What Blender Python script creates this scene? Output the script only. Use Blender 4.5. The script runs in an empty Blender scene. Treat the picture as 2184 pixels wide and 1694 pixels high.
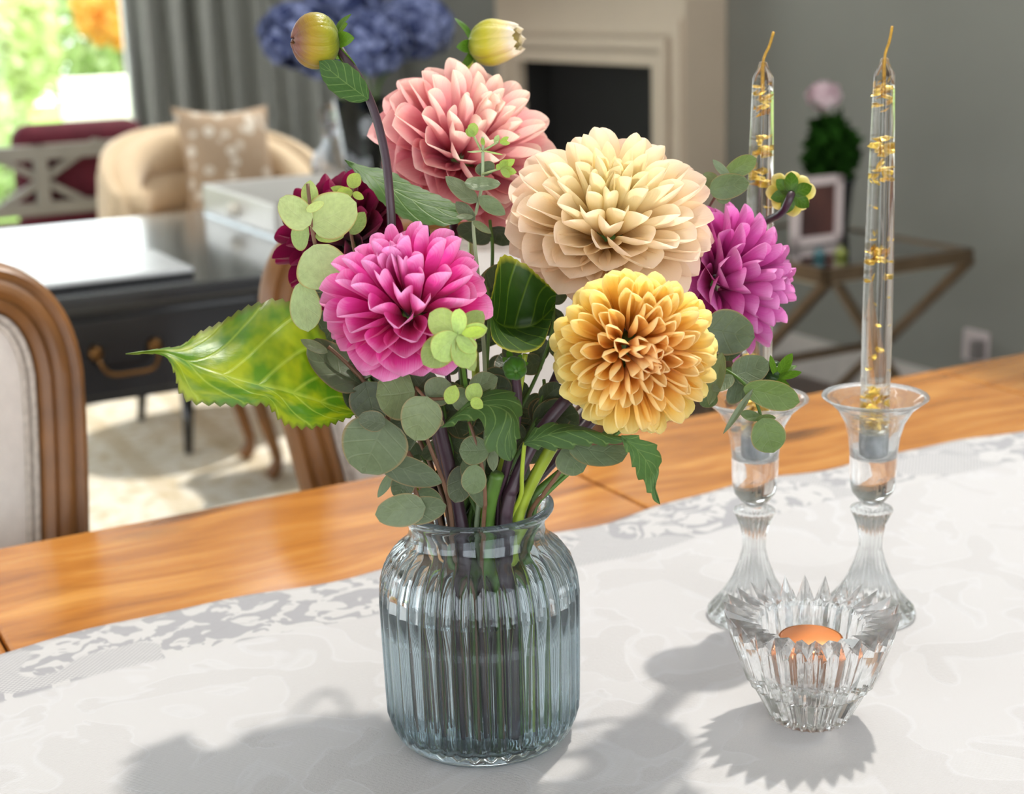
import bpy, bmesh, math, random
from mathutils import Vector as V, Matrix, noise
random.seed(7)
S = bpy.context.scene
COL = S.collection
R_ = math.radians
PI = math.pi

# ------------------------------------------------------------------ camera
F, CX, CY = 3200.0, 1092.0, 847.0
PIT, ROLL = R_(15), R_(1.8)
CAM = V((0, 0, 1.26))
fw = V((0, math.cos(PIT), -math.sin(PIT)))
r0 = V((1, 0, 0)); u0 = V((0, math.sin(PIT), math.cos(PIT)))
rt = r0*math.cos(ROLL) - u0*math.sin(ROLL)
up = r0*math.sin(ROLL) + u0*math.cos(ROLL)
cd = bpy.data.cameras.new('camera'); cam = bpy.data.objects.new('camera', cd); COL.objects.link(cam)
cam.matrix_world = Matrix((( rt.x, up.x, -fw.x, CAM.x), (rt.y, up.y, -fw.y, CAM.y), (rt.z, up.z, -fw.z, CAM.z), (0, 0, 0, 1)))
cd.sensor_width = 36; cd.lens = F/2184*36
cd.clip_start = .05; cd.clip_end = 200
cd.dof.use_dof = True; cd.dof.focus_distance = 1.0; cd.dof.aperture_fstop = 6.3
S.camera = cam

# ------------------------------------------------------------------ light
w = bpy.data.worlds.new('world'); S.world = w; w.use_nodes = True
nt = w.node_tree; bg = nt.nodes['Background']
bg.inputs[0].default_value = (.93, .97, 1, 1); bg.inputs[1].default_value = 4.4
SUN_FROM = V((.42, .72, 1.35)).normalized()
sl = bpy.data.lights.new('sun', 'SUN'); sl.energy = 3.1; sl.angle = R_(2.2); sl.color = (1, .95, .86)
so = bpy.data.objects.new('sun', sl); COL.objects.link(so)
so.rotation_euler = SUN_FROM.to_track_quat('Z', 'Y').to_euler(); so.location = (0, 3, 6)
vs = S.view_settings
vs.view_transform = 'Standard'; vs.look = 'None'; vs.gamma = 1; vs.use_curve_mapping = False; vs.exposure = 0.05
S.display_settings.display_device = 'sRGB'
cy = S.cycles
cy.use_adaptive_sampling = True; cy.adaptive_threshold = .03; cy.max_bounces = 12; cy.transmission_bounces = 12; cy.transparent_max_bounces = 24; cy.glossy_bounces = 6; cy.diffuse_bounces = 3
cy.sample_clamp_indirect = 6; cy.use_denoising = True; cy.caustics_reflective = True; cy.caustics_refractive = True
cy.blur_glossy = .3

# ------------------------------------------------------------------ projection helpers (photo pixel + real distance -> point)
def ray(x, y): return fw + rt*((x-CX)/F) - up*((y-CY)/F)
def P(x, y, d): return CAM + ray(x, y)*d
def G(x, y, z):
    k = ray(x, y); return CAM + k*((z-CAM.z)/k.z)
TH = R_(28.4); e1 = V((math.cos(TH), math.sin(TH), 0)); e2 = V((-math.sin(TH), math.cos(TH), 0)); ez = V((0, 0, 1))
T0 = V((-.503, 1.377, 0))
def T(a, b, z=0): return T0 + e1*a + e2*b + ez*z
def RB(x, y, b):
    k = ray(x, y); return CAM + k*((b - (CAM-T0).dot(e2))/k.dot(e2))
def RA(x, y, a):
    k = ray(x, y); return CAM + k*((a - (CAM-T0).dot(e1))/k.dot(e1))
def ab(p): q = p-T0; return q.dot(e1), q.dot(e2), p.z
TZ = .75

# ------------------------------------------------------------------ object helpers
def tag(o, label=None, cat=None, group=None, kind=None):
    if label: o['label'] = label
    if cat: o['category'] = cat
    if group: o['group'] = group
    if kind: o['kind'] = kind
    return o
def thing(name, loc, label, cat, group=None):
    o = bpy.data.objects.new(name, None); COL.objects.link(o); o.location = loc; o.empty_display_size = .05
    return tag(o, label, cat, group)
def mk(name, data, mat, parent=None, smooth=True, auto=None, label=None):
    vs_, fs = data[0], data[1]
    off = V((0, 0, 0))
    p = parent
    while p is not None: off += p.location; p = p.parent
    me = bpy.data.meshes.new(name); me.from_pydata([tuple(V(v)-off) for v in vs_], [], fs)
    if len(data) > 2 and data[2]:
        uv = me.uv_layers.new(name='UVMap')
        for l in me.loops: uv.data[l.index].uv = data[2][l.vertex_index]
    me.validate(); me.update()
    bm = bmesh.new(); bm.from_mesh(me); bmesh.ops.recalc_face_normals(bm, faces=bm.faces[:]) if auto != 'keep' else None; bm.to_mesh(me); bm.free()
    if smooth: me.polygons.foreach_set('use_smooth', [True]*len(me.polygons))
    if mat: me.materials.append(mat)
    o = bpy.data.objects.new(name, me); COL.objects.link(o)
    if parent: o.parent = parent
    if label: o['label'] = label
    if auto and auto != 'keep' and smooth: sharp(o, auto)
    return o
def sharp(o, deg):
    me = o.data; bm = bmesh.new(); bm.from_mesh(me); c = R_(deg)
    for e in bm.edges:
        if len(e.link_faces) == 2 and e.calc_face_angle(0) > c: e.smooth = False
    bm.to_mesh(me); bm.free()
def bevel(o, wd, seg=2):
    m = o.modifiers.new('bevel', 'BEVEL'); m.width = wd; m.segments = seg; m.limit_method = 'ANGLE'; return o
def solid(o, t, off=0):
    m = o.modifiers.new('solid', 'SOLIDIFY'); m.thickness = t; m.offset = off; return o
def join(*ds):
    v, f, u = [], [], []
    for d in ds:
        n = len(v); v += list(d[0]); f += [tuple(i+n for i in q) for q in d[1]]
        if len(d) > 2 and d[2]: u += d[2]
    return (v, f, u if len(u) == len(v) else None)
BOXF = [(0, 3, 2, 1), (4, 5, 6, 7), (0, 1, 5, 4), (1, 2, 6, 5), (2, 3, 7, 6), (3, 0, 4, 7)]
def box(o, x, y, z):     # corner + three edge vectors
    o = V(o); x = V(x); y = V(y); z = V(z)
    return ([o, o+x, o+x+y, o+y, o+z, o+x+z, o+x+y+z, o+y+z], BOXF)
def rbox(a0, a1, b0, b1, z0, z1): return box(T(a0, b0, z0), e1*(a1-a0), e2*(b1-b0), ez*(z1-z0))
def bar(p, q, wd, ht=None, ref=ez):
    p = V(p); q = V(q); d = (q-p).normalized(); ht = ht or wd
    s = d.cross(ref)
    if s.length < 1e-4: s = d.cross(V((1, 0, 0)))
    s.normalize(); t = s.cross(d).normalized()
    return box(p - s*wd/2 - t*ht/2, s*wd, t*ht, q-p)
def spline(pts, n):
    pts = [V(p) for p in pts]
    if len(pts) < 3: return [pts[0].lerp(pts[-1], i/(n-1)) for i in range(n)]
    L = [0]
    for i in range(1, len(pts)): L.append(L[-1] + max((pts[i]-pts[i-1]).length, 1e-9))
    out = []; k = 0
    for i in range(n):
        s = L[-1]*i/(n-1)
        while k < len(pts)-2 and s > L[k+1]: k += 1
        t = (s-L[k])/(L[k+1]-L[k])
        a, b = pts[k], pts[k+1]; z = pts[k-1] if k else a*2-b; c = pts[k+2] if k+2 < len(pts) else b*2-a
        out.append(((b*2 - b*0)*0 + (a*2 + (b-z)*t + (z*2 - a*5 + b*4 - c)*t*t + (a*3 - z - b*3 + c)*t**3)*.5))
    return out
def tube(pts, rad, ns=8, n=None, cap=True):
    if n: pts = spline(pts, n)
    pts = [V(p) for p in pts]; m = len(pts)
    rr = rad if callable(rad) else (lambda t: rad[0] + (rad[1]-rad[0])*t) if isinstance(rad, (tuple, list)) else (lambda t: rad)
    tan = [(pts[min(i+1, m-1)] - pts[max(i-1, 0)]).normalized() for i in range(m)]
    nrm = tan[0].orthogonal().normalized(); v, f = [], []
    for i in range(m):
        nrm = (nrm - tan[i]*nrm.dot(tan[i])).normalized(); bn = tan[i].cross(nrm); r = rr(i/(m-1))
        for k in range(ns):
            a = 2*PI*k/ns; v.append(pts[i] + nrm*math.cos(a)*r + bn*math.sin(a)*r)
    for i in range(m-1):
        for k in range(ns): f.append((i*ns+k, i*ns+(k+1) % ns, (i+1)*ns+(k+1) % ns, (i+1)*ns+k))
    if cap: f.append(tuple(range(ns-1, -1, -1))); f.append(tuple((m-1)*ns+k for k in range(ns)))
    return v, f
def lathe(c, prof, n=48, rib=None, closed=False, axis=None):
    """prof: (r, z) list; rib(r, z, i, ang) -> r"""
    c = V(c); v, f = [], []; m = len(prof)
    if axis is None: ax, ay, az = V((1, 0, 0)), V((0, 1, 0)), ez
    else:
        az = V(axis).normalized(); ax = az.orthogonal().normalized(); ay = az.cross(ax)
    for i, (r, z) in enumerate(prof):
        for k in range(n):
            a = 2*PI*k/n; q = rib(r, z, i, a) if rib else r
            zz = z
            if isinstance(q, tuple): q, zz = q
            v.append(c + ax*math.cos(a)*q + ay*math.sin(a)*q + az*zz)
    for i in range(m-1 + (1 if closed else 0)):
        j = (i+1) % m
        for k in range(n): f.append((i*n+k, i*n+(k+1) % n, j*n+(k+1) % n, j*n+k))
    if not closed:
        if prof[0][0] > 1e-6: f.append(tuple(range(n-1, -1, -1)))
        if prof[-1][0] > 1e-6: f.append(tuple((m-1)*n+k for k in range(n)))
    return v, f
def sphere(c, r, nu=16, nv=10, sx=1, sy=1, sz=1):
    return [(V(c)+V((q.x*sx, q.y*sy, q.z*sz))) for q in lathe((0, 0, 0), [(max(r*math.sin(PI*i/nv), 1e-5), -r*math.cos(PI*i/nv)) for i in range(nv+1)], nu)[0]], lathe((0, 0, 0), [(1, 0)]*(nv+1), nu)[1]
def grid(rows, uv=True):
    n, m = len(rows), len(rows[0]); v = [q for r in rows for q in r]
    f = [(i*m+j, i*m+j+1, (i+1)*m+j+1, (i+1)*m+j) for i in range(n-1) for j in range(m-1)]
    return v, f, [(i/(n-1), j/(m-1)) for i in range(n) for j in range(m)]
def noisev(p, s=1): return noise.noise(V(p)*s)

# ------------------------------------------------------------------ materials
def hx(h):
    h = h.lstrip('#'); c = [int(h[i:i+2], 16)/255 for i in (0, 2, 4)]
    return tuple(x/12.92 if x <= .04045 else ((x+.055)/1.055)**2.4 for x in c) + (1,)
class NT:
    def __init__(s, name):
        s.m = bpy.data.materials.new(name); s.m.use_nodes = True; s.t = s.m.node_tree; s.t.nodes.clear()
        s.out = s.n('ShaderNodeOutputMaterial')
    def n(s, typ, **kw):
        o = s.t.nodes.new(typ)
        for k, val in kw.items():
            if k.startswith('i_'):
                key = k[2:]; key = int(key) if key.isdigit() else key.replace('_', ' ')
                o.inputs[key].default_value = val
            else: setattr(o, k, val)
        return o
    def l(s, a, b): s.t.links.new(a, b)
    def ramp(s, fac, stops, interp='LINEAR'):
        r = s.n('ShaderNodeValToRGB'); r.color_ramp.interpolation = interp; e = r.color_ramp.elements
        while len(e) < len(stops): e.new(.5)
        for q, (p, c) in zip(e, stops): q.position = p; q.color = c if len(c) == 4 else hx(c) if isinstance(c, str) else (*c, 1)
        s.l(fac, r.inputs[0]); return r.outputs[0]
    def math(s, op, a, b=None, c=None):
        m = s.n('ShaderNodeMath', operation=op)
        for i, q in enumerate((a, b, c)):
            if q is None: continue
            if isinstance(q, (int, float)): m.inputs[i].default_value = q
            else: s.l(q, m.inputs[i])
        return m.outputs[0]
    def mix(s, fac, a, b, mode='MIX'):
        m = s.n('ShaderNodeMix', data_type='RGBA', blend_type=mode)
        for i, q in ((0, fac), (6, a), (7, b)):
            if isinstance(q, (int, float)): m.inputs[i].default_value = q
            elif isinstance(q, tuple): m.inputs[i].default_value = q
            else: s.l(q, m.inputs[i])
        return m.outputs[2]
    def coord(s, which='Object', scale=(1, 1, 1), rot=(0, 0, 0), loc=(0, 0, 0)):
        t = s.n('ShaderNodeTexCoord'); mp = s.n('ShaderNodeMapping'); mp.inputs['Scale'].default_value = scale; mp.inputs['Rotation'].default_value = rot; mp.inputs['Location'].default_value = loc
        s.l(t.outputs[which], mp.inputs[0]); return mp.outputs[0]
    def noise(s, vec, scale, detail=3, rough=.55, out=0, dist=0):
        q = s.n('ShaderNodeTexNoise'); q.inputs['Scale'].default_value = scale; q.inputs['Detail'].default_value = detail; q.inputs['Roughness'].default_value = rough; q.inputs['Distortion'].default_value = dist
        if vec is not None: s.l(vec, q.inputs['Vector'])
        return q.outputs[out]
    def bump(s, h, st=.3, d=.01):
        b = s.n('ShaderNodeBump'); b.inputs['Strength'].default_value = st; b.inputs['Distance'].default_value = d; s.l(h, b.inputs['Height']); return b.outputs[0]
    def bsdf(s, col, rough=.5, metal=0, spec=.5, normal=None, **kw):
        p = s.n('ShaderNodeBsdfPrincipled')
        for k, q in (('Base Color', col), ('Roughness', rough), ('Metallic', metal), ('Specular IOR Level', spec)):
            if isinstance(q, (int, float, tuple)): p.inputs[k].default_value = q
            else: s.l(q, p.inputs[k])
        for k, q in kw.items(): p.inputs[k.replace('_', ' ')].default_value = q
        if normal: s.l(normal, p.inputs['Normal'])
        return p.outputs[0]
    def mixs(s, fac, a, b):
        m = s.n('ShaderNodeMixShader')
        if isinstance(fac, (int, float)): m.inputs[0].default_value = fac
        else: s.l(fac, m.inputs[0])
        s.l(a, m.inputs[1]); s.l(b, m.inputs[2]); return m.outputs[0]
    def end(s, sh): s.l(sh, s.out.inputs[0]); return s.m
def plain(name, col, rough=.5, metal=0, spec=.5, nscale=None, namp=.08, bumpst=0, **kw):
    m = NT(name); c = hx(col)
    vec = m.coord('Object'); f = m.noise(vec, nscale or 12)
    lo = tuple(x*(1-namp) for x in c[:3]) + (1,); hi = tuple(min(1, x*(1+namp)) for x in c[:3]) + (1,)
    cc = m.ramp(f, [(.3, lo), (.7, hi)])
    nrm = m.bump(m.noise(vec, (nscale or 12)*6), bumpst, .004) if bumpst else None
    return m.end(m.bsdf(cc, rough, metal, spec, nrm, **kw))

def wood(name, c0, c1, c2, rough=.3, gs=1.0, coat=0.0, knots=True):
    m = NT(name)
    base = m.coord('Object', rot=(0, 0, -TH))
    mp = m.n('ShaderNodeMapping'); mp.inputs['Scale'].default_value = (1.2*gs, 14*gs, 14*gs); m.l(base, mp.inputs[0])
    warp = m.noise(base, 3*gs, 2, out=1)
    add = m.n('ShaderNodeVectorMath', operation='MULTIPLY_ADD'); m.l(warp, add.inputs[0]); add.inputs[1].default_value = (.25, 1.4, 1.4); m.l(mp.outputs[0], add.inputs[2])
    g1 = m.noise(add.outputs[0], 2.2, 6, .62)
    mp2 = m.n('ShaderNodeMapping'); mp2.inputs['Scale'].default_value = (6*gs, 160*gs, 160*gs); m.l(base, mp2.inputs[0])
    g2 = m.noise(mp2.outputs[0], 1.5, 3)
    col = m.ramp(g1, [(.28, c0), (.5, c1), (.72, c2)])
    col = m.mix(.22, col, m.ramp(g2, [(.35, '#5a3412'), (.65, '#d9a35c')]), 'SOFT_LIGHT')
    if knots:
        mp3 = m.n('ShaderNodeMapping'); mp3.inputs['Scale'].default_value = (3.2*gs, 9*gs, 9*gs); m.l(base, mp3.inputs[0])
        vo = m.n('ShaderNodeTexVoronoi'); vo.inputs['Scale'].default_value = 1.0; m.l(mp3.outputs[0], vo.inputs['Vector'])
        k = m.ramp(m.math('ADD', vo.outputs[0], m.math('MULTIPLY', g1, .25)), [(.16, (1, 1, 1)), (.34, (0, 0, 0))])
        col = m.mix(m.math('MULTIPLY', k, .75), col, hx('#4a2a12'))
    nrm = m.bump(g2, .08, .002)
    return m.end(m.bsdf(col, rough, 0, .5, nrm, Coat_Weight=coat, Coat_Roughness=.12))

def petalmat(name, stops, tr=.38, rough=.5):
    m = NT(name); t = m.n('ShaderNodeTexCoord'); sep = m.n('ShaderNodeSeparateXYZ'); m.l(t.outputs['Object'], sep.inputs[0])
    streak = m.noise(m.coord('Object', (26, 2.2, 3)), 1.0, 3)
    y = m.math('ADD', sep.outputs[1], m.math('MULTIPLY', m.math('SUBTRACT', streak, .5), .22))
    col = m.ramp(y, stops)
    oi = m.n('ShaderNodeObjectInfo'); col = m.mix(1.0, col, oi.outputs['Color'], 'MULTIPLY')
    nrm = m.bump(streak, .12, .02)
    a = m.bsdf(col, rough, 0, .25, nrm, Sheen_Weight=.15)
    tl = m.n('ShaderNodeBsdfTranslucent'); m.l(col, tl.inputs[0])
    return m.end(m.mixs(tr, a, tl.outputs[0]))

def leafmat(name, base, vein, edge, tr=.3, rough=.4, veins=7, vst=.5, patch=None, spec=.4):
    """UV: x along the leaf, y across"""
    m = NT(name); t = m.n('ShaderNodeTexCoord'); sep = m.n('ShaderNodeSeparateXYZ'); m.l(t.outputs['UV'], sep.inputs[0])
    a = m.math('ABSOLUTE', m.math('SUBTRACT', m.math('MULTIPLY', sep.outputs[1], 2), 1))
    ph = m.math('MULTIPLY', m.math('SUBTRACT', sep.outputs[0], m.math('MULTIPLY', a, .28)), veins)
    fr = m.math('ABSOLUTE', m.math('SUBTRACT', m.math('FRACT', m.math('ADD', ph, 20)), .5))
    v1 = m.ramp(fr, [(0, (1, 1, 1)), (.09, (0, 0, 0))]); v2 = m.ramp(a, [(0, (1, 1, 1)), (.05, (0, 0, 0))])
    vm = m.math('MAXIMUM', v1, v2)
    oi = m.n('ShaderNodeObjectInfo')
    nz = m.noise(m.coord('UV', (3, 3, 3)), 2.5, 4)
    b = hx(base); col = m.mix(nz, tuple(x*.75 for x in b[:3])+(1,), tuple(min(1, x*1.25) for x in b[:3])+(1,))
    if patch: col = m.mix(m.ramp(m.noise(m.coord('UV', (5, 3, 3)), 1.1, 3), [(.4, (0, 0, 0)), (.62, (1, 1, 1))]), col, hx(patch))
    col = m.mix(1.0, col, oi.outputs['Color'], 'MULTIPLY')
    col = m.mix(m.math('MULTIPLY', vm, vst), col, hx(vein))
    em = m.ramp(a, [(.9, (0, 0, 0)), (1, (1, 1, 1))])
    col = m.mix(m.math('MULTIPLY', em, .7), col, hx(edge))
    nrm = m.bump(m.math('SUBTRACT', nz, m.math('MULTIPLY', vm, .5)), .25, .002)
    s1 = m.bsdf(col, rough, 0, spec, nrm)
    tl = m.n('ShaderNodeBsdfTranslucent'); m.l(m.mix(1.0, col, (1.0, 1.15, .55, 1), 'MULTIPLY'), tl.inputs[0])
    return m.end(m.mixs(tr, s1, tl.outputs[0]))

def glass(name, col=(1, 1, 1, 1), ior=1.5, rough=0.0, thru=.3, tcol=None):
    """clear glass; a share passes straight through, as it does through nearly parallel walls"""
    m = NT(name); g = m.n('ShaderNodeBsdfGlass'); g.inputs['Color'].default_value = col; g.inputs['Roughness'].default_value = rough; g.inputs['IOR'].default_value = ior
    tr = m.n('ShaderNodeBsdfTransparent'); tr.inputs[0].default_value = tcol or col
    return m.end(m.mixs(thru, g.outputs[0], tr.outputs[0]))
def thinglass(name, col=(1, 1, 1, 1), refl=1.0):
    m = NT(name); tr = m.n('ShaderNodeBsdfTransparent'); tr.inputs[0].default_value = col
    gl = m.n('ShaderNodeBsdfGlossy'); gl.inputs['Roughness'].default_value = .02
    fr = m.n('ShaderNodeFresnel'); fr.inputs[0].default_value = 1.5
    return m.end(m.mixs(m.math('MULTIPLY', fr.outputs[0], refl), tr.outputs[0], gl.outputs[0]))
M = {}
# ================================================================== SETTING
M['wall'] = plain('wall_paint', '#7b7a72', .75, nscale=3, namp=.03, spec=.2)
M['white_paint'] = plain('cream_paint', '#bfae98', .5, nscale=5, namp=.03)
M['ceil'] = plain('ceiling_paint', '#d9d6d0', .8, nscale=3, namp=.02)
M['floor'] = wood('floor_wood', '#2c1a10', '#3a2415', '#4a2f1c', .35, .5, 0, False)
A_R, B_W = 2.98, 5.5     # right wall plane (a), window wall plane (b)
def struct(name, data, mat, **k): return tag(mk(name, data, mat, **k), kind='structure')
fl = thing('floor', T(0, 0, -.02), None, None); fl['kind'] = 'structure'
for k in range(36):      # floor boards run along e1
    b0 = -3.0 + k*.24
    mk('floor_board', rbox(-3.6, A_R, b0, b0+.236, -.03, 0), M['floor'], fl, smooth=False)
struct('wall_right', rbox(A_R, A_R+.12, -3, B_W+.12, 0, 2.7), M['wall'], smooth=False)
# window wall with one wide glazed opening
WA0, WA1, WZ0, WZ1 = -1.9, 1.66, .05, 2.3
struct('wall_back', join(rbox(WA1, A_R, B_W, B_W+.14, 0, 2.7), rbox(-3.6, WA0, B_W, B_W+.14, 0, 2.7), rbox(WA0, WA1, B_W, B_W+.14, WZ1, 2.7)), M['wall'], smooth=False)
# ceiling with a rooflight over the table (sun comes through it)
SK = T0*0 + V((.55, 2.35, 0)); sa, sb, _ = ab(SK)
SA0, SA1, SB0, SB1 = sa-.95, sa+.95, sb-.62, sb+.62
S2A0, S2A1, S2B0, S2B1 = 1.55, 2.9, 2.75, 4.45      # unseen second opening, added so that sun brightens the rug
struct('ceiling', join(rbox(-3.6, A_R+.12, -3, SB0, 2.7, 2.8), rbox(-3.6, SA0, SB0, SB1, 2.7, 2.8), rbox(SA1, A_R+.12, SB0, SB1, 2.7, 2.8), rbox(-3.6, A_R+.12, SB1, S2B0, 2.7, 2.8), rbox(-3.6, S2A0, S2B0, S2B1, 2.7, 2.8), rbox(S2A1, A_R+.12, S2B0, S2B1, 2.7, 2.8), rbox(-3.6, A_R+.12, S2B1, B_W+.14, 2.7, 2.8)), M['ceil'], smooth=False)
bb = struct('baseboard_right', join(rbox(A_R-.018, A_R, -3, 2.75, 0, .11), rbox(A_R-.012, A_R, -3, 2.75, .11, .13)), plain('baseboard_paint', '#b3aba3', .5), smooth=False)
# the rest of the room, behind and beside the viewer, with its own tall windows
def holed(plane, lo, hi, at0, at1, wins, z0=.25, z1=2.35):
    out = []; e = lo; mkb = (lambda u0_, u1_, a_, b_: rbox(u0_, u1_, at0, at1, a_, b_)) if plane == 'b' else (lambda u0_, u1_, a_, b_: rbox(at0, at1, u0_, u1_, a_, b_))
    for w0, w1 in wins: out += [mkb(e, w0, 0, 2.7), mkb(w0, w1, 0, z0), mkb(w0, w1, z1, 2.7)]; e = w1
    return join(*out, mkb(e, hi, 0, 2.7))
struct('wall_front', holed('b', -3.6, A_R+.12, -3.12, -3.0, ((-2.9, -1.2), (-.6, 1.1), (1.6, 2.7))), M['wall'], smooth=False)
struct('wall_left', holed('a', -3.0, B_W+.14, -3.72, -3.6, ((-2.4, -.6), (0, 1.8), (2.6, 4.6))), M['wall'], smooth=False)
# window frame and panes
M['winframe'] = plain('window_white', '#d8d8d4', .4)
M['pane'] = thinglass('window_pane', (.98, 1, .99, 1))
wn = thing('window_1', T((WA0+WA1)/2, B_W+.07, WZ0), None, None); wn['kind'] = 'structure'
for k in range(4):
    a = WA0 + (WA1-WA0)*k/3
    mk('window_frame', rbox(max(WA0, a-.03), min(WA1, a+.03), B_W+.04, B_W+.09, WZ0, WZ1), M['winframe'], wn, smooth=False)
for z in (WZ0, WZ1-.05): mk('window_rail', rbox(WA0, WA1, B_W+.045, B_W+.085, z, z+.05), M['winframe'], wn, smooth=False)
for k in range(3):
    a = WA0 + (WA1-WA0)*k/3; mk('window_pane', rbox(a+.03, a+(WA1-WA0)/3-.03, B_W+.06, B_W+.066, WZ0+.05, WZ1-.05), M['pane'], wn, smooth=False)

# ------------------------------------------------------------------ garden beyond the window
M['lawn'] = plain('lawn', '#8db04a', .9, nscale=6, namp=.3)
M['pave'] = plain('paving', '#e9e2d6', .8, nscale=4, namp=.06)
struct('ground_outside', rbox(-9, 8, B_W+.2, 22, -.2, -.12), M['lawn'], smooth=False)
tr_ = thing('garden_terrace', T(.4, B_W+1.2, -.12), 'pale stone paving outside the window', 'terrace')
for i in range(6):
    for j in range(3): mk('paving_slab', rbox(-2+i*.8, -2+i*.8+.78, B_W+.3+j*.8, B_W+.3+j*.8+.78, -.13, -.08), M['pave'], tr_, smooth=False)
M['gwall'] = plain('render_white', '#f2ece0', .8, nscale=4, namp=.03)
o = mk('garden_wall', rbox(2.12, 4.6, 9.0, 9.25, -.14, .80), M['gwall'], smooth=False); tag(o, 'low white rendered garden wall outside the window', 'wall')
def foliage(c, rx, ry, rz, n, s, seed):
    rnd = random.Random(seed); v, f = [], []
    for i in range(n):
        d = V((rnd.gauss(0, 1), rnd.gauss(0, 1), rnd.gauss(0, 1))).normalized(); r = rnd.uniform(.55, 1)
        p = V(c) + V((d.x*rx*r, d.y*ry*r, d.z*rz*r)); x = V((rnd.gauss(0, 1), rnd.gauss(0, 1), rnd.gauss(0, 1))).normalized(); y = x.orthogonal().normalized(); q = s*rnd.uniform(.6, 1.3)
        k = len(v); v += [p-x*q, p-y*q*.45, p+x*q, p+y*q*.45]; f.append((k, k+1, k+2, k+3))
    return v, f
def fmat(name, a, b, tr=.45):
    m = NT(name); oi = m.n('ShaderNodeNewGeometry'); c = m.ramp(oi.outputs['Random Per Island'], [(0, a), (1, b)])
    d = m.n('ShaderNodeBsdfDiffuse'); m.l(c, d.inputs[0]); t = m.n('ShaderNodeBsdfTranslucent'); m.l(c, t.inputs[0])
    return m.end(m.mixs(tr, d.outputs[0], t.outputs[0]))
M['fol1'] = fmat('foliage_lime', '#c2d488', '#e6ecc4'); M['fol2'] = fmat('foliage_green', '#a4be78', '#d8e4b8'); M['fol3'] = fmat('foliage_orange', '#e0962e', '#f2cc72'); M['fol4'] = fmat('foliage_pale', '#c4d0aa', '#efeee0')
M['bark'] = plain('bark', '#6a5a4a', .9)
def shrub(name, a, b, z, rx, rz, n, s, mat, label, seed, trunk=.9):
    c = T(a, b, z); t = thing(name, T(a, b, -.15), label, 'tree' if trunk else 'shrub')
    mk('trunk', tube([T(a, b, -.15), T(a+.05, b, z*.5), c], (.09, .03), 7, 6), M['bark'], t)
    o = mk('foliage', foliage(c, rx, rx, rz, n, s, seed), mat, t, smooth=False); o['kind'] = 'stuff'
    return t
shrub('garden_tree', 2.05, 10.6, 1.05, .42, .6, 1500, .07, M['fol1'], 'lime green leafy tree beyond the lawn', 1)
shrub('garden_tree', 2.9, 11.6, 1.1, .55, .7, 1700, .08, M['fol2'], 'mid green bushy tree behind the white wall', 2)
shrub('autumn_tree', 2.86, 10.35, 1.24, .34, .30, 1100, .05, M['fol3'], 'tree with orange autumn leaves behind white wall', 3)
shrub('garden_tree', 2.2, 13.0, 1.1, .7, .9, 1900, .10, M['fol4'], 'pale silvery tree at the garden end', 4)
shrub('garden_shrub', 4.15, 12.3, .9, .5, .8, 1500, .08, M['fol1'], 'bright green shrub far behind the white wall', 5)
shrub('garden_shrub', 1.72, 9.4, .32, .26, .40, 800, .05, M['fol2'], 'low green shrub standing beside the white wall end', 6)

# ------------------------------------------------------------------ curtain
M['curtain'] = plain('curtain_cloth', '#a5a59c', .85, nscale=40, namp=.06, bumpst=.2, spec=.15)
rows = []
ca0, ca1, nc = 1.60, 2.72, 130
for z in (0.03, .6, 1.2, 1.8, 2.5):
    row = []
    for i in range(nc+1):
        t = i/nc; a = ca0 + (ca1-ca0)*t
        row.append(T(a + .02*math.sin(t*53+z), B_W-.13 + .09*math.sin(t*2*PI*9 + .5*math.sin(t*17) + .1*z) + .02*math.sin(t*31), z))
    rows.append(row)
cu = thing('curtain', T(ca0, B_W-.13, .03), 'long grey pleated curtain beside the bright window', 'curtain')
solid(mk('cloth', grid(rows), M['curtain'], cu), .004)
mk('curtain_rail', tube([T(-2, B_W-.12, 2.52), T(2.85, B_W-.12, 2.52)], .014, 10), plain('rail_metal', '#55524e', .35, 1), cu)

# ------------------------------------------------------------------ fireplace on the right wall
FA = A_R-.17                                   # front face plane
fr_ = ab(RA(1462, 300, FA))[1]; op_r = ab(RA(1400, 200, FA))[1]; op_l = ab(RA(1111, 140, FA))[1]; fl_ = op_l + (op_r-fr_)*1.15
op_t = ab(RA(1400, 141, FA))[2]
man_z = max(op_t+.30, ab(RA(1455, 8, FA))[2])
fp = thing('fireplace', T(A_R-.09, (fr_+fl_)/2, 0), 'cream painted fireplace surround with stepped mouldings and dark opening', 'fireplace')
FP = M['white_paint']
for b0, b1 in ((fr_, op_r), (op_l, fl_)):
    pl = mk('pilaster', rbox(FA, A_R, b0, b1, 0, man_z), FP, fp, smooth=False)
    mk('pilaster_base', rbox(FA-.02, A_R, b0-.015, b1+.0, 0, .14), FP, fp, smooth=False)
mk('frieze', rbox(FA, A_R, op_r, op_l, op_t+.0, man_z), FP, fp, smooth=False)
for k, (d, wd, p) in enumerate(((0, .045, .02), (.06, .035, .03), (.11, .05, .014))):   # architrave steps around the opening
    mk('architrave', join(rbox(FA-p, FA+.005, op_r-d-wd, op_l+d+wd, op_t+d, op_t+d+wd), rbox(FA-p, FA+.005, op_r-d-wd, op_r-d, 0, op_t+d), rbox(FA-p, FA+.005, op_l+d, op_l+d+wd, 0, op_t+d)), FP, fp, smooth=False)
for d, z0, z1 in ((.04, 0, .05), (.08, .05, .09), (.12, .09, .15)):
    mk('cornice', rbox(FA-d, A_R, fr_-d, fl_+d, man_z+z0, man_z+z1), FP, fp, smooth=False)
mk('mantel_shelf', rbox(FA-.17, A_R, fr_-.15, fl_+.15, man_z+.15, man_z+.20), FP, fp, smooth=False)
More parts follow.
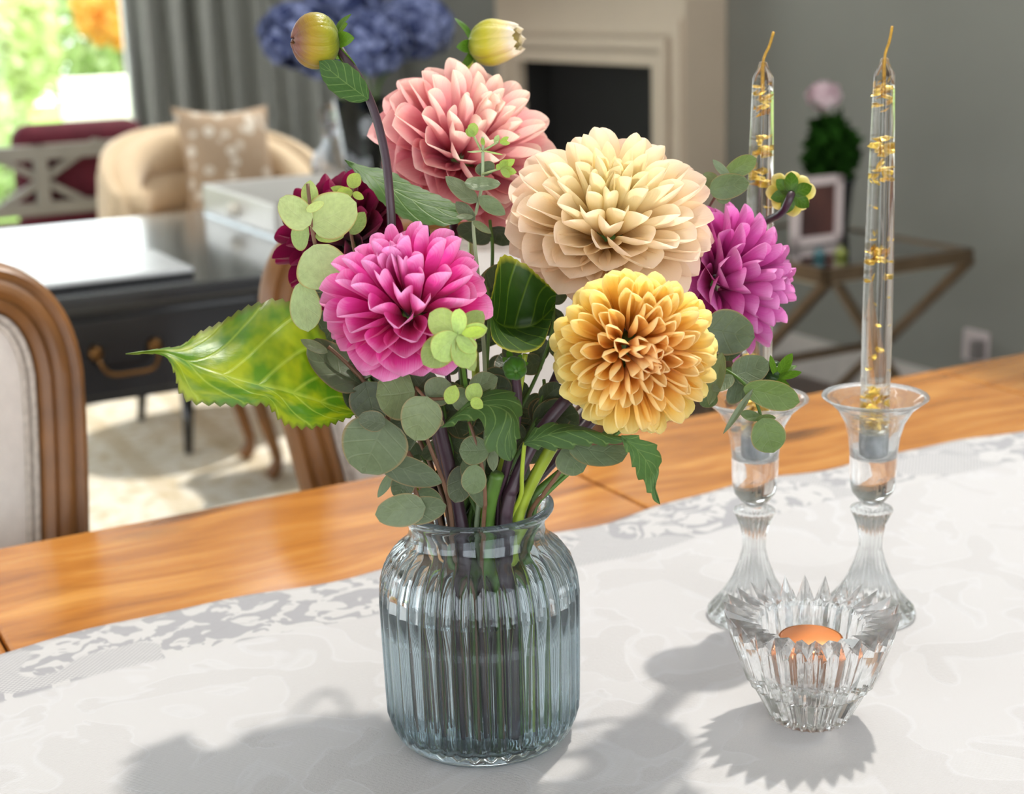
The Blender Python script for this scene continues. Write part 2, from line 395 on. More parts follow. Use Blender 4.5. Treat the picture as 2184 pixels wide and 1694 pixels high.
M['soot'] = plain('firebox_black', '#171614', .7, nscale=8)
mk('firebox', join(rbox(A_R-.03, A_R-.005, op_r, op_l, 0, op_t), rbox(FA+.02, A_R-.005, op_r-.001, op_r+.01, 0, op_t), rbox(FA+.02, A_R-.005, op_l-.01, op_l+.001, 0, op_t)), M['soot'], fp, smooth=False)
mk('fire_grate', join(*[bar(T(FA+.05, op_r+.2+i*.08, .08), T(FA+.05, op_r+.2+i*.08, .45), .016) for i in range(int((op_l-op_r-.4)/.08))], bar(T(FA+.05, op_r+.2, .45), T(FA+.05, op_l-.2, .45), .02), bar(T(FA+.05, op_r+.2, .08), T(FA+.05, op_l-.2, .08), .02)), M['soot'], fp, smooth=False)

# ------------------------------------------------------------------ wall socket
p = RA(2085, 738, A_R); a, b, z = ab(p)
so_ = thing('wall_socket', p, 'small pale socket plate low on the grey wall', 'socket')
mk('plate', rbox(A_R-.012, A_R+.001, b-.045, b+.045, z-.045, z+.045), plain('socket_plastic', '#b7a9a6', .4), so_, smooth=False)
mk('plug', rbox(A_R-.045, A_R-.012, b-.042, b-.012, z-.03, z+.025), plain('plug_plastic', '#6b6460', .5), so_, smooth=False)

# ------------------------------------------------------------------ rug
m = NT('rug_weave'); base = m.coord('Object', rot=(0, 0, -TH))
st = m.n('ShaderNodeTexWave'); st.wave_type = 'BANDS'; st.bands_direction = 'X'; st.inputs['Scale'].default_value = 1.1; st.inputs['Distortion'].default_value = .4; m.l(base, st.inputs[0])
nz = m.noise(base, 22, 4, .7); nz2 = m.noise(base, 5, 3)
col = m.mix(m.ramp(nz, [(.48, (0, 0, 0)), (.62, (1, 1, 1))]), hx('#f2ebdc'), hx('#c9b384'))
col = m.mix(m.math('MULTIPLY', m.ramp(st.outputs[0], [(.82, (0, 0, 0)), (.93, (1, 1, 1))]), .55), col, hx('#bda26c'))
col = m.mix(m.math('MULTIPLY', nz2, .6), col, hx('#f6f0e4'))
M['rug'] = m.end(m.bsdf(col, .95, 0, .1, m.bump(nz, .4, .01)))
o = mk('rug', rbox(-1.9, 1.75, -.25, 3.4, 0, .008), M['rug'], smooth=False); tag(o, 'cream patterned rug with thin golden lines under the black desk', 'rug')

# ================================================================== FURNITURE BEHIND
M['black'] = plain('black_lacquer', '#0d0e11', .22, nscale=9, namp=.2, Coat_Weight=.6, Coat_Roughness=.12)
M['desktop'] = plain('black_polished_top', '#16181c', .25, nscale=9, namp=.2, Coat_Weight=1.0, Coat_Roughness=.13)
M['brass'] = plain('aged_brass', '#6b4c2c', .35, 1)
DA0, DA1, DB0, DB1, DZ = -.75, 1.30, 1.25, 2.24, .76
dk = thing('desk', T((DA0+DA1)/2, (DB0+DB1)/2, 0), 'black lacquered writing desk with drawers and bail handles', 'desk')
bevel(mk('desk_top', rbox(DA0, DA1, DB0, DB1, DZ-.032, DZ), M['desktop'], dk, smooth=False), .008)
mk('apron', rbox(DA0+.05, DA1-.05, DB0+.04, DB1-.05, DZ-.21, DZ-.032), M['black'], dk, smooth=False)
for a in (DA0+.09, DA1-.09):
    for b in (DB0+.08, DB1-.09):
        mk('leg', lathe(T(a, b, 0), [(.018, .008), (.024, .10), (.02, .13), (.033, .45), (.036, .553)], 4), M['black'], dk, smooth=False)
xh = ab(RB(262, 745, DB0+.04))
for k in range(3):
    c = xh[0] + (k-1)*.62; z0, z1 = DZ-.195, DZ-.05
    dw = mk('drawer', rbox(c-.27, c+.27, DB0+.022, DB0+.045, z0, z1), M['black'], dk, smooth=False); bevel(dw, .004)
    zc = (z0+z1)/2+.012
    h = mk('handle', tube([T(c-.055, DB0+.02, zc), T(c-.055, DB0-.005, zc-.012), T(c-.04, DB0-.014, zc-.035), T(c, DB0-.016, zc-.038), T(c+.04, DB0-.014, zc-.035), T(c+.055, DB0-.005, zc-.012), T(c+.055, DB0+.02, zc)], .0042, 7, 24), M['brass'], dw, label='aged brass bail handle')
    for q in (-.055, .055): mk('rosette', sphere(T(c+q, DB0+.017, zc), .015, 12, 8), M['brass'], dw)
# closed pale laptop on the desk
pA = G(415, 590, DZ); la, lb, _ = ab(pA)
lt = thing('laptop', T(la-.2, lb+.14, DZ), 'thin pale closed laptop lying on the black desk', 'laptop')
lm = plain('laptop_shell', '#d5d6d6', .25, .0, nscale=4, namp=.02)
bevel(mk('base', rbox(la-.46, la, lb+.0, lb+.27, DZ, DZ+.009), plain('laptop_base', '#3a3a3c', .35, .6), lt, smooth=False), .003)
bevel(mk('lid', rbox(la-.46, la, lb+.0, lb+.27, DZ+.009, DZ+.018), lm, lt, smooth=False), .003)
# white tray
M['trayw'] = plain('tray_white', '#d9d3c9', .3, nscale=6, namp=.05)
tp = G(592, 512, DZ); ta, tb, _ = ab(tp)
TRA0, TRA1, TRB0, TRB1 = ta, ta+.48, tb, tb+.52
ty = thing('tray', T((TRA0+TRA1)/2, (TRB0+TRB1)/2, DZ), 'white mirrored tray with raised sides on the desk', 'tray')
mk('tray_floor', rbox(TRA0, TRA1, TRB0, TRB1, DZ, DZ+.012), plain('tray_mirror', '#aab0b4', .15, .8), ty, smooth=False)
for d in (rbox(TRA0, TRA1, TRB0, TRB0+.02, DZ, DZ+.075), rbox(TRA0, TRA1, TRB1-.02, TRB1, DZ, DZ+.075), rbox(TRA0, TRA0+.02, TRB0, TRB1, DZ, DZ+.075), rbox(TRA1-.02, TRA1, TRB0, TRB1, DZ, DZ+.075)):
    bevel(mk('tray_side', d, M['trayw'], ty, smooth=False), .004)
mk('tray_knob', sphere(T(TRA0-.008, TRB0+.26, DZ+.04), .018, 12, 8), plain('knob_pale', '#e8e0d0', .25), ty)
mk('tray_knob', sphere(T(TRA0+.24, TRB0-.008, DZ+.04), .018, 12, 8), M['trayw'], ty)
# decanter, bottle and glass vase on the tray
M['dec'] = glass('decanter_glass', (.97, .98, 1, 1), 1.45, 0, .35)
M['thin'] = thinglass('vase_glass', (.93, .96, .96, 1), 1.6)
def onray(px, py, a): q = ab(RA(px, py, a)); return q
zT = DZ+.012
def turned(c, prof, t=.004): return lathe(c, prof + [(max(r-t, .0005), z+ (t if i == len(prof)-1 else 0)) for i, (r, z) in enumerate(reversed(prof))][:], 32)
dc = G(715, 412, zT); da, db, _ = ab(dc)
d1 = thing('decanter', T(da, db, zT), 'clear glass decanter with round shoulders on the tray', 'decanter')
prof = [(.0005, 0), (.058, 0), (.06, .01), (.06, .075), (.05, .105), (.026, .125), (.022, .165), (.03, .175)]
mk('body', lathe(T(da, db, zT), prof+[(.027, .174), (.019, .162), (.022, .126), (.046, .104), (.056, .075), (.056, .014), (.0005, .012)], 24), M['dec'], d1)
mk('stopper', lathe(T(da, db, zT), [(.0005, .15), (.018, .15), (.019, .178), (.03, .182), (.032, .215), (.012, .232), (.0005, .234)], 10), M['dec'], d1, smooth=False)
d2 = thing('decanter', T(da+.13, db+.07, zT), 'shorter square glass decanter beside the blue hydrangea vase', 'decanter')
mk('body', lathe(T(da+.13, db+.07, zT), [(.0005, 0), (.05, 0), (.052, .08), (.022, .11), (.02, .14), (.026, .148), (.022, .146), (.016, .138), (.018, .11), (.048, .078), (.046, .012), (.0005, .012)], 8), M['dec'], d2, smooth=False)
# tall vase with blue hydrangeas behind them
hv = G(765, 395, DZ+.012); ha, hb, _ = ab(hv); ha += .02; hb = min(hb, TRB1-.08); ha = min(ha, TRA1-.08)
HV = T(ha, hb, zT)
hz_top = zT + .25
vz = thing('tall_vase', HV, 'tall tapering clear glass vase of blue hydrangeas on the tray', 'vase')
mk('vase_wall', lathe(HV, [(.0005, 0), (.04, 0), (.042, .01), (.068, .25), (.064, .25), (.038, .014), (.0005, .014)], 32), M['thin'], vz)
M['hyd'] = fmat('hydrangea_petals', '#2a3560', '#a0a9d2', .25)
M['hleaf'] = leafmat('hydrangea_dark_leaf', '#2f4a1c', '#6a8a4a', '#2a3a18', .2)
M['gstem'] = plain('green_stem', '#55722a', .5)
def florets(c, r, n, s, seed):
    rnd = random.Random(seed); v, f = [], []
    for i in range(n):
        d = V((rnd.gauss(0, 1), rnd.gauss(0, 1), rnd.gauss(0, 1)+.25)).normalized(); p = V(c) + V((d.x, d.y, d.z*.78))*r*rnd.uniform(.9, 1.04)
        x = d.orthogonal().normalized(); y = d.cross(x); a0 = rnd.random()*PI
        for k in range(4):
            a = a0 + k*PI/2; u = x*math.cos(a)+y*math.sin(a); t = d.cross(u); q = len(v)
            v += [p, p+u*s*.6-t*s*.5+d*s*.12, p+u*s*1.1+d*s*.22, p+u*s*.6+t*s*.5+d*s*.12]; f.append((q, q+1, q+2, q+3))
    return v, f
for i, (px, py, dd, rad, lab) in enumerate(((640, 75, -.02, .1, 'blue hydrangea head at the curtain side of the tall vase'), (735, 12, .10, .1, 'highest blue hydrangea head in the tall vase'), (790, 92, -.125, .092, 'blue hydrangea head low over the vase rim'), (882, 58, .08, .1, 'violet blue hydrangea head at the fireplace side of the vase'), (700, 112, .21, .085, 'small hydrangea head tucked low at the back of the bunch'))):
    dep = (HV-CAM).dot(fw) + dd; c = P(px, py, dep)
    t = thing('hydrangea', HV+V((0, 0, .05)), lab, 'flower', 'blue hydrangeas in the tall vase')
    o = mk('flower_head', florets(c, rad, 200, .024, 30+i), M['hyd'], t, smooth=False); o['kind'] = 'stuff'
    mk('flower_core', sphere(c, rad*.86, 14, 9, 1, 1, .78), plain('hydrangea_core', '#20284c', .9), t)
    an = R_((190, 60, 270, 340, 125)[i]); mo = V((math.cos(an), math.sin(an), 0))*.044
    mk('stem', tube([c-V((0, 0, rad*.6)), c.lerp(HV+mo+V((0, 0, .27)), .6)-V((0, 0, .01)), HV+mo+V((0, 0, .26)), HV+mo*.62+V((0, 0, .1)), HV+mo*.5+V((0, 0, .02))], .0045, 6, 14), M['gstem'], t)
# ------------------------------------------------------------------ channel-backed armchair + cushion
M['cream'] = plain('cream_velvet', '#d8bf9c', .85, nscale=20, namp=.05, Sheen_Weight=.3)
AC = P(470, 400, 4.45); AC.z = .008
fwd = (V((CAM.x, CAM.y, 0))-AC).normalized(); fwd = (Matrix.Rotation(R_(20), 3, 'Z') @ fwd)
sd = V((-fwd.y, fwd.x, 0))        # image-left when facing camera is -sd
ac = thing('armchair', AC, 'cream barrel armchair with horizontal channel tufting behind the desk', 'armchair')
def barrel(r, z0f, z1f, t, n=40, span=100, pw=.75):
    rows = []
    for i in range(n+1):
        ph = R_(-span + 2*span*i/n); d = -fwd*math.cos(ph) + sd*math.sin(ph)
        z0, z1 = z0f(abs(ph)/R_(span)), z1f(abs(ph)/R_(span)); m_ = (z0+z1)/2; h = (z1-z0)/2; row = []
        for k in range(14):
            a = 2*PI*k/14; ca, sa_ = math.cos(a), math.sin(a)
            row.append(AC + d*(r + t*math.copysign(abs(ca)**.6, ca)) + ez*(m_ + h*math.copysign(abs(sa_)**pw, sa_)))
        row.append(row[0]); rows.append(row)
    d = grid(rows); v, f = list(d[0]), list(d[1]); nn = 15
    f.append(tuple(range(nn-1))); f.append(tuple(n*nn+k for k in range(nn-2, -1, -1)))
    return v, f
topz = lambda q: .90 - .16*q**2.2
mk('back_shell', barrel(.325, lambda q: .2, topz, .035), M['cream'], ac)
for k in range(4):
    mk('channel_pad', barrel(.275, lambda q, k=k: .40+(topz(q)-.42)*k/4, lambda q, k=k: .40+(topz(q)-.42)*(k+1)/4+.006, .048, span=97, pw=1.15), M['cream'], ac)
for sx in (-1, 1):
    for sy in (-1, 1):
        mk('leg', tube([AC+fwd*.2*sy+sd*.22*sx+ez*.2, AC+fwd*.22*sy+sd*.24*sx], (.022, .012), 8), M['black'], ac)
m = NT('cushion_damask'); vec = m.coord('Object')
vo = m.n('ShaderNodeTexVoronoi'); vo.inputs['Scale'].default_value = 21; m.l(vec, vo.inputs[0])
col = m.mix(m.ramp(m.math('ADD', vo.outputs[0], m.math('MULTIPLY', m.noise(vec, 30), .3)), [(.4, (0, 0, 0)), (.55, (1, 1, 1))]), hx('#e3d8c8'), hx('#b39a80'))
M['cushion'] = m.end(m.bsdf(col, .8, 0, .2, Sheen_Weight=.2))
def pillow(c, x, y, z, wx, wy, th, n=18, chop=0.0):
    rows = []
    for s in (1, -1):
        for i in range(n+1):
            row = []
            for j in range(n+1):
                u, v_ = 2*i/n-1, 2*j/n-1
                pin = 1-.13*(1-abs(u)**2)*abs(v_)**2 - .13*(1-abs(v_)**2)*abs(u)**2
                h = th*((1-u*u)*(1-v_*v_))**.42
                row.append(V(c) + x*u*wx*pin + y*(v_*wy*pin - chop*max(0, v_)**2*(1-abs(u))**1.2) + z*h*s)
            rows.append(row)
    a = grid(rows[:n+1]); b = grid(rows[n+1:])
    return join((a[0], a[1]), (b[0], [tuple(reversed(q)) for q in b[1]]))
cz = (fwd*.9+ez*.30).normalized(); cx_ = (-sd*1.0 + ez*.04).normalized(); cy_ = cz.cross(cx_).normalized(); cc = P(487, 348, 4.52)
cdat = pillow(cc, cx_, cy_, cz, .152, .175, .065, chop=.06); seat_top = min(v.z for v in cdat[0]) + .008
mk('seat', lathe(AC, [(.0005, .2), (.215, .2), (.225, .24), (.225, seat_top-.05), (.21, seat_top-.006), (.17, seat_top), (.0005, seat_top)], 28), M['cream'], ac)
o = mk('cushion', cdat, M['cushion']); tag(o, 'beige floral scatter cushion propped in the cream armchair', 'cushion')
# ------------------------------------------------------------------ fretwork bench with burgundy cushions
M['bench'] = plain('bench_paint', '#8f8a80', .5, nscale=8, namp=.05); M['burg'] = plain('burgundy_cloth', '#5a1224', .85, nscale=20, namp=.15)
BB = ab(P(150, 300, 4.9))[1]
aR = ab(RB(325, 300, BB))[0]; aL = aR - 1.5
bz = lambda px, py: ab(RB(px, py, BB))[2]
z_t, z_b = bz(150, 305), bz(150, 452)
bn = thing('bench', T((aL+aR)/2, BB, 0), 'painted garden bench with a geometric fretwork back by the window', 'bench')
mk('top_rail', rbox(aL, aR, BB-.025, BB+.025, z_t-.045, z_t), M['bench'], bn, smooth=False)
mk('bottom_rail', rbox(aL, aR, BB-.02, BB+.02, z_b, z_b+.04), M['bench'], bn, smooth=False)
npan = 4
for k in range(npan+1):
    a = aL + (aR-aL)*k/npan; mk('post', rbox(max(aL, a-.02), min(aR, a+.02), BB-.022, BB+.022, 0 if k in (0, npan) else z_b, z_t), M['bench'], bn, smooth=False)
for k in range(npan):
    a0 = aL+(aR-aL)*k/npan; a1 = aL+(aR-aL)*(k+1)/npan; zc = (z_t+z_b)/2; ac_ = (a0+a1)/2
    for q in ((a0, zc, ac_, z_t), (ac_, z_t, a1, zc), (a1, zc, ac_, z_b), (ac_, z_b, a0, zc)):
        mk('fret_bar', bar(T(q[0], BB, q[1]), T(q[2], BB, q[3]), .024, .026, e2), M['bench'], bn, smooth=False)
mk('seat_board', rbox(aL, aR, BB, BB+.5, .40, .44), M['bench'], bn, smooth=False)
for a in (aL+.03, aR-.03): mk('leg', rbox(a-.025, a+.025, BB+.45, BB+.5, 0, .4), M['bench'], bn, smooth=False)
zc_ = bz(180, 262)
w2 = (ab(RB(322, 280, BB))[0] - ab(RB(35, 280, BB))[0])/2; ctr = (ab(RB(322, 280, BB))[0] + ab(RB(35, 280, BB))[0])/2
o = mk('seat_cushion', rbox(aL+.02, aR-.02, BB+.20, BB+.49, .44, .54), M['burg']); bevel(o, .04, 4); tag(o, 'flat burgundy seat cushion lying on the fretwork bench', 'cushion')
o = mk('back_cushion', rbox(ctr-w2, ctr+w2, BB+.035, BB+.185, .44, zc_), M['burg']); bevel(o, .06, 5); tag(o, 'tall burgundy cushion rising above the fretwork bench back', 'cushion')
# ------------------------------------------------------------------ glass side table with X legs
M['ironb'] = plain('antique_bronze', '#7a6650', .35, .7, nscale=15, namp=.15)
SA0_, SA1_, SB0_, SB1_, SZ = 2.14, 2.63, 1.31, 1.95, .60
st_ = thing('side_table', T(2.38, 1.63, 0), 'glass topped side table with crossed bronze legs', 'table')
mk('glass_top', rbox(SA0_+.012, SA1_-.012, SB0_+.012, SB1_-.012, SZ-.016, SZ-.004), thinglass('table_glass', (.62, .72, .70, 1), 2.2), st_, smooth=False)
for d in (rbox(SA0_, SA1_, SB0_, SB0_+.022, SZ-.035, SZ), rbox(SA0_, SA1_, SB1_-.022, SB1_, SZ-.035, SZ), rbox(SA0_, SA0_+.022, SB0_, SB1_, SZ-.035, SZ), rbox(SA1_-.022, SA1_, SB0_, SB1_, SZ-.035, SZ)):
    mk('table_rim', d, M['ironb'], st_, smooth=False)
for a in (SA0_+.012, SA1_-.012):
    for s in (0, 1):
        b0, b1 = (SB0_+.01, SB1_-.01) if s else (SB1_-.01, SB0_+.01)
        mk('leg', bar(T(a+(.014 if s else -.014), b0, SZ-.03), T(a+(.014 if s else -.014), b1, .008), .022, .022, e1), M['ironb'], st_, smooth=False)
mk('stretcher', bar(T(SA0_, 1.63, .295), T(SA1_, 1.63, .295), .02), M['ironb'], st_, smooth=False)
mk('lower_tray', rbox(SA0_+.03, SA1_-.03, SB0_+.05, SB1_-.05, SZ-.05, SZ-.036), plain('tray_cream', '#b9ad95', .5), st_, smooth=False)
# photo frame
fb = SB0_+.30
q0 = ab(RB(1693, 505, fb)); q1 = ab(RB(1800, 372, fb)); fa0, fa1 = q0[0], q1[0]; fz1 = q1[2]
fa0 = max(fa0, SA0_+.02)
pf = thing('photo_frame', T((fa0+fa1)/2, fb, SZ), 'pale photo frame with a dark blurred portrait on the side table', 'frame')
FM = plain('frame_white', '#c9b8b4', .4); tf = .022
for d in (rbox(fa0, fa1, fb, fb+.018, SZ, SZ+tf), rbox(fa0, fa1, fb, fb+.018, fz1-tf, fz1), rbox(fa0, fa0+tf, fb, fb+.018, SZ, fz1), rbox(fa1-tf, fa1, fb, fb+.018, SZ, fz1)):
    mk('frame_side', d, FM, pf, smooth=False)
m = NT('portrait_print'); nz = m.noise(m.coord('Object', (14, 14, 3)), 1.2, 2)
mk('print', rbox(fa0+tf, fa1-tf, fb+.008, fb+.014, SZ+tf, fz1-tf), m.end(m.bsdf(m.ramp(nz, [(.3, '#2b2426'), (.5, '#5d3a34'), (.65, '#8a6a58'), (.8, '#3a4040')]), .3)), pf, smooth=False)
mk('easel_strut', bar(T((fa0+fa1)/2, fb+.018, SZ+.12), T((fa0+fa1)/2, fb+.10, SZ+.005), .02, .006), FM, pf, smooth=False)
# potted plant
pb = fb + .16
q = ab(RB(1840, 500, pb)); pc = T(min(q[0], SA1_-.08), pb, SZ)
pp = thing('potted_plant', pc, 'dark potted plant with green leaves and pale pink blooms', 'plant')
mk('pot', lathe(pc, [(.0005, 0), (.05, 0), (.062, .13), (.066, .13), (.066, .145), (.058, .145), (.056, .13), (.0005, .125)], 24), plain('pot_dark', '#23262a', .4), pp)
mk('soil', lathe(pc, [(.0005, .128), (.055, .128), (.0005, .1285)], 20), plain('soil', '#1e1812', 1), pp)
o = mk('foliage', foliage(pc+V((0, 0, .22)), .075, .075, .10, 420, .028, 9), fmat('plant_green', '#0e2209', '#274a18', .2), pp, smooth=False); o['kind'] = 'stuff'
mk('flower_stem', tube([pc+V((0, 0, .12)), pc+V((-.015, 0, .3)), pc+V((-.03, -.02, .38))], .003, 6, 8), M['gstem'], pp)
o = mk('blossom', florets(pc+V((-.03, -.02, .37)), .038, 26, .024, 77), fmat('blossom_pink', '#c9a8b0', '#e6d2d4', .3), pp, smooth=False); o['kind'] = 'stuff'
for (px, py, cl, lab) in ((1747, 548, '#2a5a60', 'small teal glass ornament on the side table'), (1792, 545, '#7a7f2c', 'small lime glass ornament on the side table')):
    c = G(px, py, SZ); mk0 = mk('glass_ornament', lathe(c, [(.0005, -.004), (.012, -.004), (.018, .006), (.015, .014), (.006, .018), (.008, .024), (.0005, .025)], 16), plain('ornament_'+cl[1:], cl, .12, 0, .8)); tag(mk0, lab, 'ornament')
# ------------------------------------------------------------------ footstool with cabriole legs (mostly hidden by the bouquet)
M['oak'] = plain('oak_frame', '#7a5026', .4, nscale=9, namp=.35, bumpst=.1)
lp = G(578, 1022, 0.008); sa_, sb_, _ = ab(lp)
fs = thing('footstool', T(sa_+.25, sb_+.11, .008), 'low wooden footstool with curved cabriole legs on the rug', 'stool')
mk('cushion', pillow(T(sa_+.25, sb_+.11, .43), e1, e2, ez, .27, .13, .05), plain('stool_linen', '#cfc4b4', .9), fs)
mk('frame', rbox(sa_-.0, sa_+.5, sb_, sb_+.22, .33, .41), M['oak'], fs, smooth=False)
for i in (0, 1):
    for j in (0, 1):
        s = -1 if i == 0 else 1; a = sa_+.5*i; b = sb_+.22*j
        mk('leg', tube([T(a-s*.02, b, .36), T(a+s*.014, b, .30), T(a+s*.016, b, .22), T(a-s*.012, b, .11), T(a-s*.022, b, .05), T(a+s*.004, b, .014)], lambda t: .027 - .014*t + .006*(t > .9), 8, 14), M['oak'], fs)

# ================================================================== DINING TABLE, RUNNER, CHAIRS
M['table'] = wood('table_wood', '#8a5526', '#b57a38', '#cf9a55', .2, 1.0, .5, True)
EB = .016                                                        # back edge of the table top (b)
dt = thing('dining_table', T(.4, -.46, 0), 'long honey coloured wooden dining table with leaf joints', 'table')
js = (-1.25, -.678, -.039, .596, 1.235, 1.8)
for i in range(len(js)-1):
    bevel(mk('table_leaf', rbox(js[i]+.001, js[i+1]-.001, EB-1.0, EB, TZ-.034, TZ), M['table'], dt, smooth=False), .004)
mk('apron', rbox(-1.1, 1.65, EB-.93, EB-.07, TZ-.12, TZ-.034), M['table'], dt, smooth=False)
for a in (-1.05, 1.6):
    for b in (EB-.88, EB-.12): mk('leg', lathe(T(a, b, 0), [(.03, .008), (.035, .1), (.045, .5), (.05, .62), (.05, TZ-.034)], 12), M['table'], dt)

m = NT('damask_cloth'); base = m.coord('Object', rot=(0, 0, -TH)); sep = m.n('ShaderNodeSeparateXYZ'); m.l(base, sep.inputs[0])
# woven flowers and scrolls: large soft shapes cut by net-like zones
n1 = m.noise(base, 34, 2, .45, dist=1.6); n2 = m.noise(base, 13, 2, .4, dist=1.2); n3 = m.noise(base, 9, 1, .4)
chk = m.n('ShaderNodeTexChecker'); chk.inputs['Scale'].default_value = 420; m.l(base, chk.inputs[0])
mot = m.ramp(n1, [(.485, (0, 0, 0)), (.505, (1, 1, 1))]); net = m.ramp(n3, [(.56, (0, 0, 0)), (.57, (1, 1, 1))])
pat = m.mix(net, mot, chk.outputs[1])
big = m.ramp(n2, [(.5, (0, 0, 0)), (.52, (1, 1, 1))]); rim = m.ramp(m.math('ABSOLUTE', m.math('SUBTRACT', n2, .51)), [(.012, (1, 1, 1)), (.03, (0, 0, 0))])
t = m.n('ShaderNodeTexCoord'); su = m.n('ShaderNodeSeparateXYZ'); m.l(t.outputs['UV'], su.inputs[0])
bord = m.ramp(su.outputs[1], [(.862, (0, 0, 0)), (.868, (1, 1, 1))])          # back border of the runner
cb = m.mix(pat, hx('#908f93'), hx('#b4b2b2'))
cm = m.mix(m.math('MULTIPLY', big, .35), hx('#b4b2b3'), hx('#a8a5a5')); cm = m.mix(m.math('MULTIPLY', rim, .28), cm, hx('#bfbfc3'))
col = m.mix(bord, cm, cb)
wv = m.n('ShaderNodeTexWave'); wv.bands_direction = 'DIAGONAL'; wv.inputs['Scale'].default_value = 330; m.l(base, wv.inputs[0])
wv2 = m.noise(base, 420, 2, .6)
hgt = m.math('ADD', m.math('MULTIPLY', wv2, m.math('ADD', .35, big)), m.math('MULTIPLY', wv.outputs[0], .25))
M['cloth'] = m.end(m.bsdf(col, .75, 0, .35, m.bump(hgt, .35, .0012), Sheen_Weight=.2))
def cloth_z(a, b, v_): return TZ+.0016 + .0012*max(0, math.sin(a*7+b*11)) + .0035*max(0, noisev((a*3.1, b*5, 2)))*(v_**.5) + .002*max(0, math.sin(a*24+3*v_))*max(0, v_-.8)*5*.6
rows = []
NA, NB = 150, 60
ra0, ra1, rb0, rb1 = -1.15, 1.75, -.93, -.252
for i in range(NA+1):
    row = []; a = ra0+(ra1-ra0)*i/NA
    for j in range(NB+1):
        v_ = j/NB; b = rb0+(rb1-rb0)*v_
        b += v_**3*(.008*math.sin(a*9+.8)+.005*math.sin(a*21)+.003*math.sin(a*43+1))
        z = cloth_z(a, b, v_)
        row.append(T(a, b, z))
    rows.append(row)
rn = mk('table_runner', grid(rows), M['cloth']); solid(rn, .0012, 1); tag(rn, 'white damask table runner with a grey patterned border', 'runner')

# ------------------------------------------------------------------ dining chairs (French upholstered, facing the table)
M['linen'] = plain('oatmeal_linen', '#d9d2cb', .9, nscale=60, namp=.04, bumpst=.25)
M['piping'] = plain('grey_gimp', '#b9b0a6', .9, nscale=120, namp=.2)
def outline(hw, h, taper, rc, n=16):
    """half outline (right side, bottom to top centre): list of (x, z, nx, nz)"""
    pts = []
    for i in range(8): t = i/8; z = (h-rc)*t; pts.append((hw - taper*(1-t)**1.2, z))
    for i in range(n+1):
        th_ = PI/2*i/n; pts.append((hw-rc*.9 + rc*.9*math.cos(th_)**.8, h-rc + rc*math.sin(th_)**.85))
    x_last, z_last = pts[-1]
    for i in range(1, 6): t = i/5; pts.append((x_last*(1-t), z_last + .012*math.sin(t*PI/2)))
    full = pts + [(-x, z) for x, z in reversed(pts[:-1])]
    out = []
    for i, (x, z) in enumerate(full):
        x0, z0 = full[max(i-1, 0)]; x1, z1 = full[min(i+1, len(full)-1)]; l = math.hypot(x1-x0, z1-z0)
        out.append((x, z, (z1-z0)/l, -(x1-x0)/l))
    return out
def dining_chair(ac, b0, lab, rz=0):
    """ac: a of chair centre; b0: b of the back's front face at table height"""
    B0 = T(ac, b0, 0); ex = (Matrix.Rotation(R_(rz), 3, 'Z') @ e1); ey = (Matrix.Rotation(R_(rz), 3, 'Z') @ e2)
    c = thing('dining_chair', B0, lab, 'chair', 'upholstered chairs along the far side of the table')
    Z0, H = .50, .505; hw = .245; lean = .20
    def at(x, y, z): return B0 + ex*x + ey*(y + lean*(z-.75)) + ez*z
    ol = outline(hw, H, .05, .13)
    prof = [(0, .02), (.0, -.004), (.006, -.012), (.014, -.008), (.018, -.014), (.026, -.016), (.034, -.010), (.038, -.015), (.046, -.010), (.052, .0), (.052, .02)]
    rows = [[at(x - nx*d, y, Z0+z - nz*d) for d, y in prof] for x, z, nx, nz in ol]
    mk('back_frame', grid(rows), M['oak'], c, auto=50)
    for k, d in enumerate((.055, .063)): mk('piping', tube([at(x-nx*d, -.003, Z0+z-nz*d) for x, z, nx, nz in ol], .0042, 6), M['piping'], c)
    inner = [(x-nx*.05, Z0+z-nz*.05) for x, z, nx, nz in ol]; inner = inner + [(inner[-1][0] + (inner[0][0]-inner[-1][0])*k/6, inner[0][1]) for k in range(1, 7)]; zc = Z0+H*.5; rows = []
    for s in (1, .985, .93, .8, .55, .25, .001): rows.append([at(x*s, .004 - .03*(1-s**3), zc+(z-zc)*s) for x, z in inner] )
    mk('back_upholstery', grid(rows), M['linen'], c)
    mk('back_panel', grid([[at(x*s, .018, zc+(z-zc)*s) for x, z in inner] for s in (1.04, .5, .001)]), M['linen'], c)
    sx = .25
    mk('seat_rail', join(box(at(-sx, -.02, .37), ex*2*sx, -ey*.44, ez*.07)), M['oak'], c, smooth=False)
    mk('seat', pillow(at(0, -.20, .455), ex, ey, ez, sx*1.02, .235, .055), M['linen'], c)
    for s in (-1, 1):
        mk('leg', tube([at(s*(sx-.02), .0, .52), at(s*(sx-.02), .01, .3), at(s*(sx-.01), .06+.05, .009)], (.024, .016), 8, 8), M['oak'], c)
        mk('leg', tube([at(s*(sx-.03), -.42, .42), at(s*(sx-.005), -.44, .33), at(s*(sx-.03), -.42, .15), at(s*(sx-.04), -.415, .05), at(s*(sx-.02), -.435, .009)], lambda t: .03-.016*t, 8, 14), M['oak'], c)
    return c
c1 = ab(RB(193, 900, .16))[0]; dining_chair(c1-.242, .16, 'upholstered wooden dining chair standing before the brass desk handle')
c2 = ab(RB(612, 900, .19))[0]; dining_chair(c2+.236, .19, 'upholstered wooden dining chair directly behind the flower jar')

# ================================================================== GLASSWARE ON THE TABLE
def on_cloth(x, y): a, b, _ = ab(V((x, y, 0))); return V((x, y, cloth_z(a, b, (b-rb0)/(rb1-rb0)) + .0012 - .0002))
